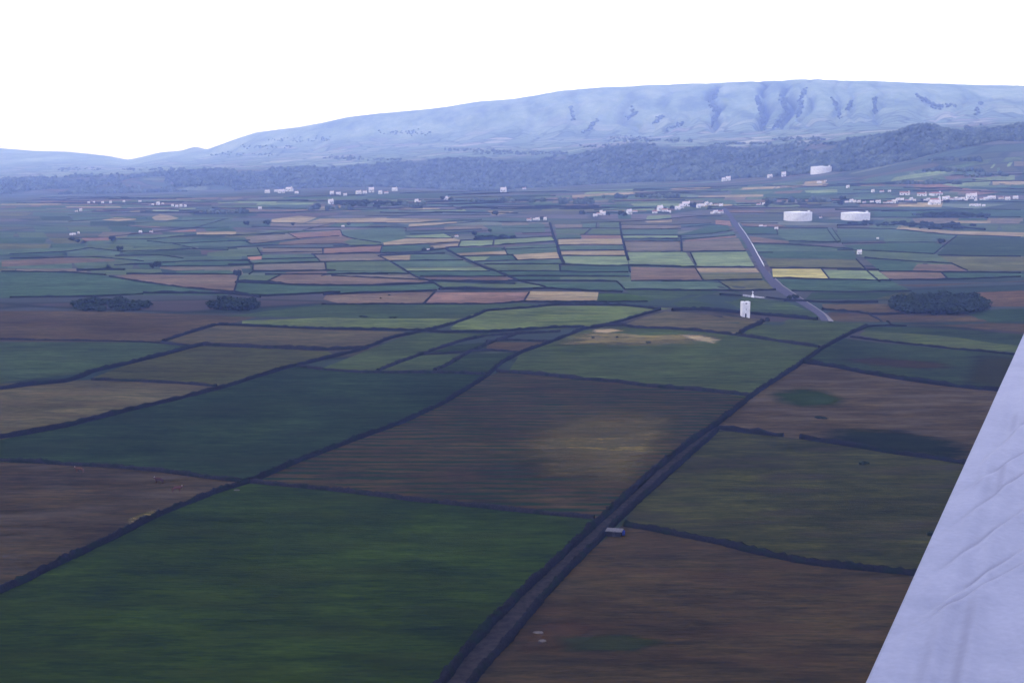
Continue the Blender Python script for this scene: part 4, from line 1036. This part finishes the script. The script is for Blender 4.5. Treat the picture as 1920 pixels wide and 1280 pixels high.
# ------------------------------------------------------------------ trees
LEAF = []
for i, (a_, b_) in enumerate((((.006,.010,.005), (.028,.042,.018)), ((.005,.009,.006), (.020,.030,.015)))):
    m, n, b = new_mat('leaves', 1, 0)
    n.links.new(ramp(n, noise(n, pos(n), .8, 3), [(.35, a_), (.65, b_)]), b.inputs['Base Color']); LEAF.append(m)
BARK = speck('bark', (.04,.032,.026), (.08,.065,.05), 2)
def crown_mesh(seed, nleaf=420):
    r = random.Random(seed); V = []; Fc = []
    blobs = [(r.uniform(-.45, .45), r.uniform(-.45, .45), r.uniform(.35, .85), r.uniform(.28, .5)) for _ in range(9)]
    for _ in range(nleaf):
        bx, by, bz, br = r.choice(blobs)
        d = Vector((r.gauss(0, 1), r.gauss(0, 1), r.gauss(0, 1))).normalized()
        c = Vector((bx, by, bz))+d*br*r.uniform(.7, 1.05); c.z = max(c.z, .12)
        s_ = r.uniform(.06, .13); a_ = (d+Vector((r.gauss(0, .6), r.gauss(0, .6), r.gauss(0, .6)))).normalized()
        u_ = a_.orthogonal().normalized()*s_; w_ = a_.cross(u_).normalized()*s_; k = len(V)
        V += [c+u_+w_*.3, c-u_*.3+w_, c-u_-w_*.3, c+u_*.3-w_]; Fc.append((k, k+1, k+2, k+3))
    for bx, by, bz, br in blobs:    # inner foliage mass behind the leaves
        bm = bmesh.new(); bmesh.ops.create_icosphere(bm, subdivisions=1, radius=br*.78); k = len(V)
        bm.verts.index_update()
        V += [v.co*r.uniform(.8, 1.15)+Vector((bx, by, max(bz, .3))) for v in bm.verts]; Fc += [tuple(k+v.index for v in f.verts) for f in bm.faces]; bm.free()
    me = bpy.data.meshes.new('crown'); me.from_pydata([tuple(v) for v in V], [], Fc); me.materials.append(LEAF[seed % 2]); return me
CM = [crown_mesh(i) for i in range(5)]
bm = bmesh.new(); cyl(bm, .05, .035, -.1, .45, 7)
for a_ in range(3):
    x, y = .16*math.cos(a_*2.1), .16*math.sin(a_*2.1)
    c0 = [bm.verts.new((.02*math.cos(q*2.1), .02*math.sin(q*2.1), .4)) for q in range(3)]; c1 = bm.verts.new((x, y, .7))
    for q in range(3): bm.faces.new((c0[q], c0[(q+1) % 3], c1))
TM = bpy.data.meshes.new('trunk'); bm.to_mesh(TM); bm.free(); TM.materials.append(BARK)
def tree(p, r, h, label, group, rz=None):
    t = empty('tree', p, random.uniform(0, 6.3) if rz is None else rz); tag(t, label, 'tree', group)
    c = bpy.data.objects.new('crown', random.choice(CM)); COL.objects.link(c); c.parent = t; c.scale = (r*1.15, r*1.15, h*.8)
    k = bpy.data.objects.new('trunk', TM); COL.objects.link(k); k.parent = t; k.scale = (h*.6, h*.6, h*.6)
def grove(cx, cy, rx, ry, N, r, h, label, group, seed):
    rr = random.Random(seed); G = []
    P = []
    for _ in range(N*30):
        if len(P) >= N: break
        a_, q = rr.uniform(0, 6.283), math.sqrt(rr.random()); x, y = cx+rx*q*math.cos(a_), cy+ry*q*math.sin(a_)
        g = gp(x, y)
        if all((g-o_).length > r*1.15 for o_ in P): P.append(g)
    for g in P: tree(g, r*rr.uniform(.75, 1.5), h*rr.uniform(.65, 1.35), label, group)
grove(1763, 576, 86, 15, 85, 5.2, 6.0, 'dark green tree packed in the large oval grove at right', 'trees of the oval grove', 2)
grove(438, 577, 40, 6, 26, 4.6, 5.2, 'dark tree in the small oval grove at left', 'trees of the small grove', 4)
grove(205, 575, 75, 9, 34, 4.5, 3.5, 'low dark tree in the loose scrubby wood at far left', 'trees of the loose wood', 5)
grove(690, 384, 70, 4, 26, 7, 6, 'dark tree in the belt beside the central left hamlet', 'trees of the hamlet belt', 6)
for k, (x, y, r, w) in enumerate([(1299,389,7,'behind the white row at the road head'),(1441,385,7,'right of the road head houses'),(1437,388,5,'in front of the houses right of the road head'),(1093,403,6,'left of the middle village'),
    (1140,404,5,'beside the left farm of the middle village'),(1165,404,6,'left of the twin farm'),(1172,406,5,'in front of the twin farm'),(1260,392,5,'between the large farm and the road-head row'),(1015,412,4,'between houses of the small farm'),
    (829,375,6,'left of the farm at centre left'),(846,377,6,'right of the farm at centre left'),(795,471,3.2,'left of the tiny house on the middle plain'),(810,470,3.4,'right of the tiny house on the middle plain'),(889,441,4,'at the left end of the dark hedge block'),
    (918,435,3.5,'above the right end of the dark hedge block'),(928,404,6,'on the tan triangle of bare ground'),(1765,457,5,'at the hedge corner right of the white shed'),(1580,377,7,'at the left end of the village street'),(1575,384,6,'in front of the left end of the village street'),
    (1330,391,4,'below the row behind the road head'),(445,517,4,'at the top of the short wall left of the teal field'),(594,391,7,'alone beneath the far hamlet'),(462,422,5,'beside the dark block on the left plain'),(500,422,6,'at the right end of the dark block on the left plain'),
    (548,423,4,'alone on the hedge right of the dark block'),(653,423,4,'beside the reddish-roofed house'),(1491,561,3,'on the road verge above the bend'),(1480,562,2.6,'at the road verge beside the bigger bush'),(295,500,4,'by the hedge at left, beside the dark thicket'),(285,503,3.5,'in the dark thicket at left'),
    (210,452,5,'behind the lone white house at far left'),(225,470,4,'below the lone white house at far left'),(135,452,4,'under the cluster at the left edge'),(146,455,3.5,'right of the tree under the left edge cluster')]):
    p = gp(x, y); tree(p, r, r*1.35, 'dark bushy tree '+w, 'single trees on the plain')
grove(1650, 421, 70, 3, 26, 5, 4.5, 'dark tree of the thick hedge in front of the lower tanks', 'trees in front of the tanks', 8)
grove(1790, 405, 70, 4, 34, 6, 4.5, 'dark tree of the belt below the right village', 'trees below the right village', 9)
grove(1765, 425, 60, 6, 30, 5, 4, 'dark tree of the rough wood above the long tan strip', 'trees above the tan strip', 10)
grove(925, 446, 36, 2.5, 16, 4.5, 3.5, 'dark tree of the rectangular plantation near the centre', 'trees of the central plantation', 11)
# shrubs in fields
def dark_tuft(px, py, w, label):
    p = gp(px, py); o = bpy.data.objects.new('bush', random.choice(CM)); COL.objects.link(o); s_ = mpp(p)*w/2
    o.location = p-Vector((0, 0, .2)); o.scale = (s_, s_*.8, .9); tag(o, label, 'bush', 'low dark bushes in the fields')
for x, y, w, l in [(1540,784,34,'low dark bush below the bright green weeds, right of the lane'),(1620,869,32,'low dark bush under the wall right of the gap'),(1112,634,9,'small dark bush in the tan patch, leftmost of three'),(1157,633,9,'small dark bush in the tan patch, middle of three'),
    (1216,643,14,'small dark bush in the tan patch, rightmost of three'),(683,594,26,'dark scrub clump left of two on the middle green'),(737,596,22,'dark scrub clump right of two on the middle green'),(1745,1003,24,'dark bush beside the wing edge'),(730,554,8,'tiny bush in the pale field left of the pink one'),(714,560,6,'tiny bush below its neighbour in the pale field')]: dark_tuft(x, y, w, l)

# ------------------------------------------------------------------ the far wood on the scarp, scrub in the gullies: one mass each
ico = bmesh.new(); bmesh.ops.create_icosphere(ico, subdivisions=1, radius=1); ico.verts.index_update()
IV = np.array([v.co[:] for v in ico.verts]); IF = np.array([[v.index for v in f.verts] for f in ico.faces]); ico.free()
def mass(name, X, Y, R, mat, kind='stuff'):
    Z = terrain(X, Y)[0]; N = len(X); nv = len(IV)
    jit = rng.uniform(.72, 1.28, (N, nv, 1)); sc_ = np.stack([R, R, R*rng.uniform(.7, 1.15, N)], -1)[:, None, :]
    V = IV[None]*jit*sc_ + np.stack([X, Y, Z+R*.35], -1)[:, None, :]
    Fx = (IF[None]+(np.arange(N)*nv)[:, None, None]).reshape(-1, 3).astype(np.int32)
    me = bpy.data.meshes.new(name); me.vertices.add(N*nv); me.vertices.foreach_set('co', V.ravel())
    me.loops.add(Fx.size); me.loops.foreach_set('vertex_index', Fx.ravel()); me.polygons.add(len(Fx))
    me.polygons.foreach_set('loop_start', np.arange(len(Fx), dtype=np.int32)*3); me.update(); me.materials.append(mat)
    o = bpy.data.objects.new(name, me); COL.objects.link(o); tag(o, kind=kind); return o
m, n, b = new_mat('far_leaves', 1, 0)
n.links.new(ramp(n, noise(n, pos(n), .03, 5, .7), [(.36, (.016,.026,.026)), (.5, (.040,.056,.046)), (.62, (.085,.11,.085))]), b.inputs['Base Color']); FARL = m
N = 24000; u = rng.uniform(-.5, .5, N); q = rng.uniform(0, 1, N)
_, _, D_, _, _, _ = terrain(u*3000, np.full(N, 3000.0))
Y = D_[2]+(D_[3]-D_[2])*(q*1.12-.04)+rng.normal(0, 12, N); X = u*Y
f1_ = fbm(X/160, Y/160, 4, 21); keep = (Y+160*(f1_-.47) > D_[2]-5)*(Y+700*(f1_-.47) < D_[3]+10)
keep &= ~((fbm(X/110, Y/70, 3, 44) > .56))
# the left part is patchier
keep &= fbm(X/210, Y/150, 4, 61)+np.clip((u+.22)/.16, 0, 1) > .44
o = mass('forest', X[keep], Y[keep], rng.uniform(4, 9, keep.sum()), FARL)
tag(o, 'dark wooded scarp running across below the mountain', 'forest')
# hedgerow trees and spinneys on the slopes above and below the scarp
CX, CY = [], []
for x0, y0, w_, h_, c_ in [(640,296,40,3,30),(700,300,60,2,30),(880,282,50,3,40),(960,287,60,3,50),(1020,288,50,2,40),(1180,262,40,6,50),(1240,264,60,3,40),(1140,275,60,3,40),(560,262,60,5,50),(760,250,50,5,50),(500,276,50,4,40),(450,290,60,3,40),(300,318,70,3,50),(210,330,80,3,60),(170,345,60,5,60),(150,318,40,3,30),
        (1850,248,40,8,110),(1650,262,60,2,40),(1540,270,60,3,40),(1500,262,50,3,40),(1400,270,60,2,40),(1790,320,60,2,40),(1740,345,60,2,30),(760,386,40,2,20),(900,378,60,2,20),(1050,378,60,2,20),(1080,382,30,1.5,16),(460,338,60,4,60),(1560,300,60,3,60),
        (340,342,30,8,60),(420,400,40,1.5,14),(620,392,40,2,14),(1790,300,50,3,30),(1850,330,40,3,26),(1200,370,70,2,20),(1500,378,60,2,20)]:
    for _ in range(c_):
        g = gp(x0+rng.uniform(-w_, w_), y0+rng.normal(0, h_*.5)); CX.append(g.x); CY.append(g.y)
CX, CY = np.array(CX), np.array(CY)
o = mass('woodland', CX, CY, rng.uniform(3.5, 7, len(CX)), FARL); tag(o, 'scattered dark spinneys and hedgerow trees on the slopes', 'woodland')
GX, GY = [], []
for pl, N in [(((1345,172),(1334,195),(1346,215),(1332,238)), 90), (((1420,182),(1427,205),(1430,222),(1432,243)), 170), (((1465,180),(1472,200),(1478,212),(1462,228),(1452,240)), 150), (((1512,165),(1503,185),(1500,205),(1495,220)), 60),
        (((1560,185),(1570,205),(1575,220)), 30), (((1597,192),(1588,208)), 24), (((1642,185),(1638,212)), 26), (((1180,205),(1192,212),(1178,222)), 30), (((1120,225),(1108,240),(1095,250)), 30), (((1070,200),(1075,225)), 20), (((1240,220),(1226,232)), 24), (((1720,180),(1750,200),(1790,198)), 60), (((1840,190),(1830,215)), 14), (((1280,232),(1250,245)), 20)]:
    pl = np.array(pl, float); L_ = np.cumsum([0, *np.hypot(*np.diff(pl, axis=0).T)])
    for _ in range(N):
        t_ = rng.uniform(0, L_[-1]); g = gp(np.interp(t_, L_, pl[:, 0])+rng.normal(0, 2.2), np.interp(t_, L_, pl[:, 1])+rng.normal(0, 2)); GX.append(g.x); GY.append(g.y)
o = mass('scrub', np.array(GX), np.array(GY), rng.uniform(5, 8.5, len(GX)), FARL); tag(o, 'dark scrub filling the gullies of the mountain face', 'scrub')

# ------------------------------------------------------------------ aircraft wing
ZW = CAMZ-1.3
def wp(px, py, z=ZW):
    dx, dy, dz = ray(px, py); k = (z-CAMZ)/dz; return Vector((dx*k, dy*k, z))
E0, E1 = wp(1660, 1197), wp(1870, 735); ax_ = (E1-E0).normalized(); bx_ = Vector((ax_.y, -ax_.x, 0))
def loc(px, py): d = wp(px, py)-E0; return np.array((d.dot(ax_), d.dot(bx_)))
creases = [[loc(1783,939), loc(1867,891)], [loc(1765,1008), loc(1867,939)], [loc(1728,1100), loc(1867,1007)], [loc(1738,1156), loc(1867,1078)], [loc(1700,1190), loc(1760,1160)], [loc(1820,890), loc(1867,850)]]
for c_ in creases:  # carry the ribs on past the frame
    c_[1] = c_[0]+(c_[1]-c_[0])*4
wr = [[loc(1800,939), loc(1740,1085)], [loc(1843,900), loc(1762,1197)], [loc(1866,1000), loc(1825,1197)]]
def sline(P, a_, b_):
    d = (b_-a_)/np.hypot(*(b_-a_)); return d[0]*(P-a_)[..., 1]-d[1]*(P-a_)[..., 0]
sv = np.concatenate([np.linspace(-1.2, 5.5, 900), np.linspace(5.5, 9.5, 90)[1:]]); tv = np.linspace(0, 1.9, 210)
SS, TT = np.meshgrid(sv, tv, indexing='ij'); P = np.stack([SS, TT], -1)
Zt = .10*np.sin(np.clip(TT/1.9, 0, 1)*math.pi*.55)
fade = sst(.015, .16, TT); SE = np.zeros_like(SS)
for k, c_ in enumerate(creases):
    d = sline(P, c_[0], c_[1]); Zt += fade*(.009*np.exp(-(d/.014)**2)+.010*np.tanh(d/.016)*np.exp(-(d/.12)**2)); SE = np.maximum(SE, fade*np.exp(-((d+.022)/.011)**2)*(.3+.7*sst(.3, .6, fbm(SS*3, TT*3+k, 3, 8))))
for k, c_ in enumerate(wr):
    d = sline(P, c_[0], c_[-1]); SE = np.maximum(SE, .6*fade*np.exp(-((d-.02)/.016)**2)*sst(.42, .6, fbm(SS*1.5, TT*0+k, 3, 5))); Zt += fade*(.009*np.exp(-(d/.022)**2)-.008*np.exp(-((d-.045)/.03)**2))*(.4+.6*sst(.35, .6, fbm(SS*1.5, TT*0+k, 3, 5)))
Zt += (fbm(SS*.9, TT*1.6, 2, 77)-.45)*.008
V = []; ns, ntt = SS.shape
for i in range(ns):
    for j in range(ntt): q = E0+ax_*SS[i, j]+bx_*TT[i, j]; V.append((q.x, q.y, ZW+Zt[i, j]))
base = len(V)
for i in range(ns):
    for j in (0, ntt//2, ntt-1): q = E0+ax_*SS[i, j]+bx_*TT[i, j]; V.append((q.x, q.y, ZW-.012-(.10 if j else 0)))
Fc = [(i*ntt+j, (i+1)*ntt+j, (i+1)*ntt+j+1, i*ntt+j+1) for i in range(ns-1) for j in range(ntt-1)]
for i in range(ns-1):
    for j in range(2): q = base+i*3+j; Fc.append((q, q+1, q+4, q+3))
    Fc.append((i*ntt, base+i*3, base+i*3+3, (i+1)*ntt)); Fc.append((i*ntt+ntt-1, (i+1)*ntt+ntt-1, base+i*3+5, base+i*3+2))
m, n, b = new_mat('wing_paint', .45, .4)
wc = ramp(n, noise(n, pos(n), 3, 6, .7), [(.35, (.125,.143,.195)), (.65, (.165,.182,.235))])
wa = n.nodes.new('ShaderNodeAttribute'); wa.attribute_name = 'seam_shade'
wc = mix(n, wa.outputs['Fac'], wc, (.065, .075, .125))  # darker colour along seams and wrinkles, painting shade into the creases
wc = mix(n, 1, wc, ramp(n, noise(n, pos(n), 45, 3, .6), [(.3, (.9, .9, .92)), (.7, (1.08, 1.08, 1.06))]), 'MULTIPLY')
n.links.new(wc, b.inputs['Base Color'])
wt = empty('aircraft_wing', E0); tag(wt, 'pale grey aircraft wing with creased metal skin in the lower right corner', 'aircraft wing')
sk = mesh_obj('skin', V, Fc, m, None, True); sk.data.transform(Matrix.Translation(-E0)); sk.parent = wt
se = np.zeros(len(V)); se[:base] = np.clip(SE, 0, 1).ravel(); sk.data.attributes.new('seam_shade', 'FLOAT', 'POINT').data.foreach_set('value', se)
bm = bmesh.new(); bm.from_mesh(sk.data); bmesh.ops.recalc_face_normals(bm, faces=bm.faces[:]); bm.to_mesh(sk.data); bm.free()
# ------------------------------------------------------------------ haze
bm = bmesh.new(); box(bm, -31000, 31000, -15000, 20000, ZB-1, float(ZZ.max())+30)
m = bpy.data.materials.new('haze'); m.use_nodes = True; n = m.node_tree; n.nodes.clear()
om = n.nodes.new('ShaderNodeOutputMaterial'); pv = n.nodes.new('ShaderNodeVolumePrincipled')
pv.inputs['Color'].default_value = (*HAZE_COL, 1); pv.inputs['Density'].default_value = HAZE_DENS; pv.inputs['Absorption Color'].default_value = (1, 1, 1, 1)
pv.inputs['Anisotropy'].default_value = 0.0
n.links.new(pv.outputs[0], om.inputs['Volume'])
o = bm_obj('haze', bm, m); tag(o, kind='stuff')
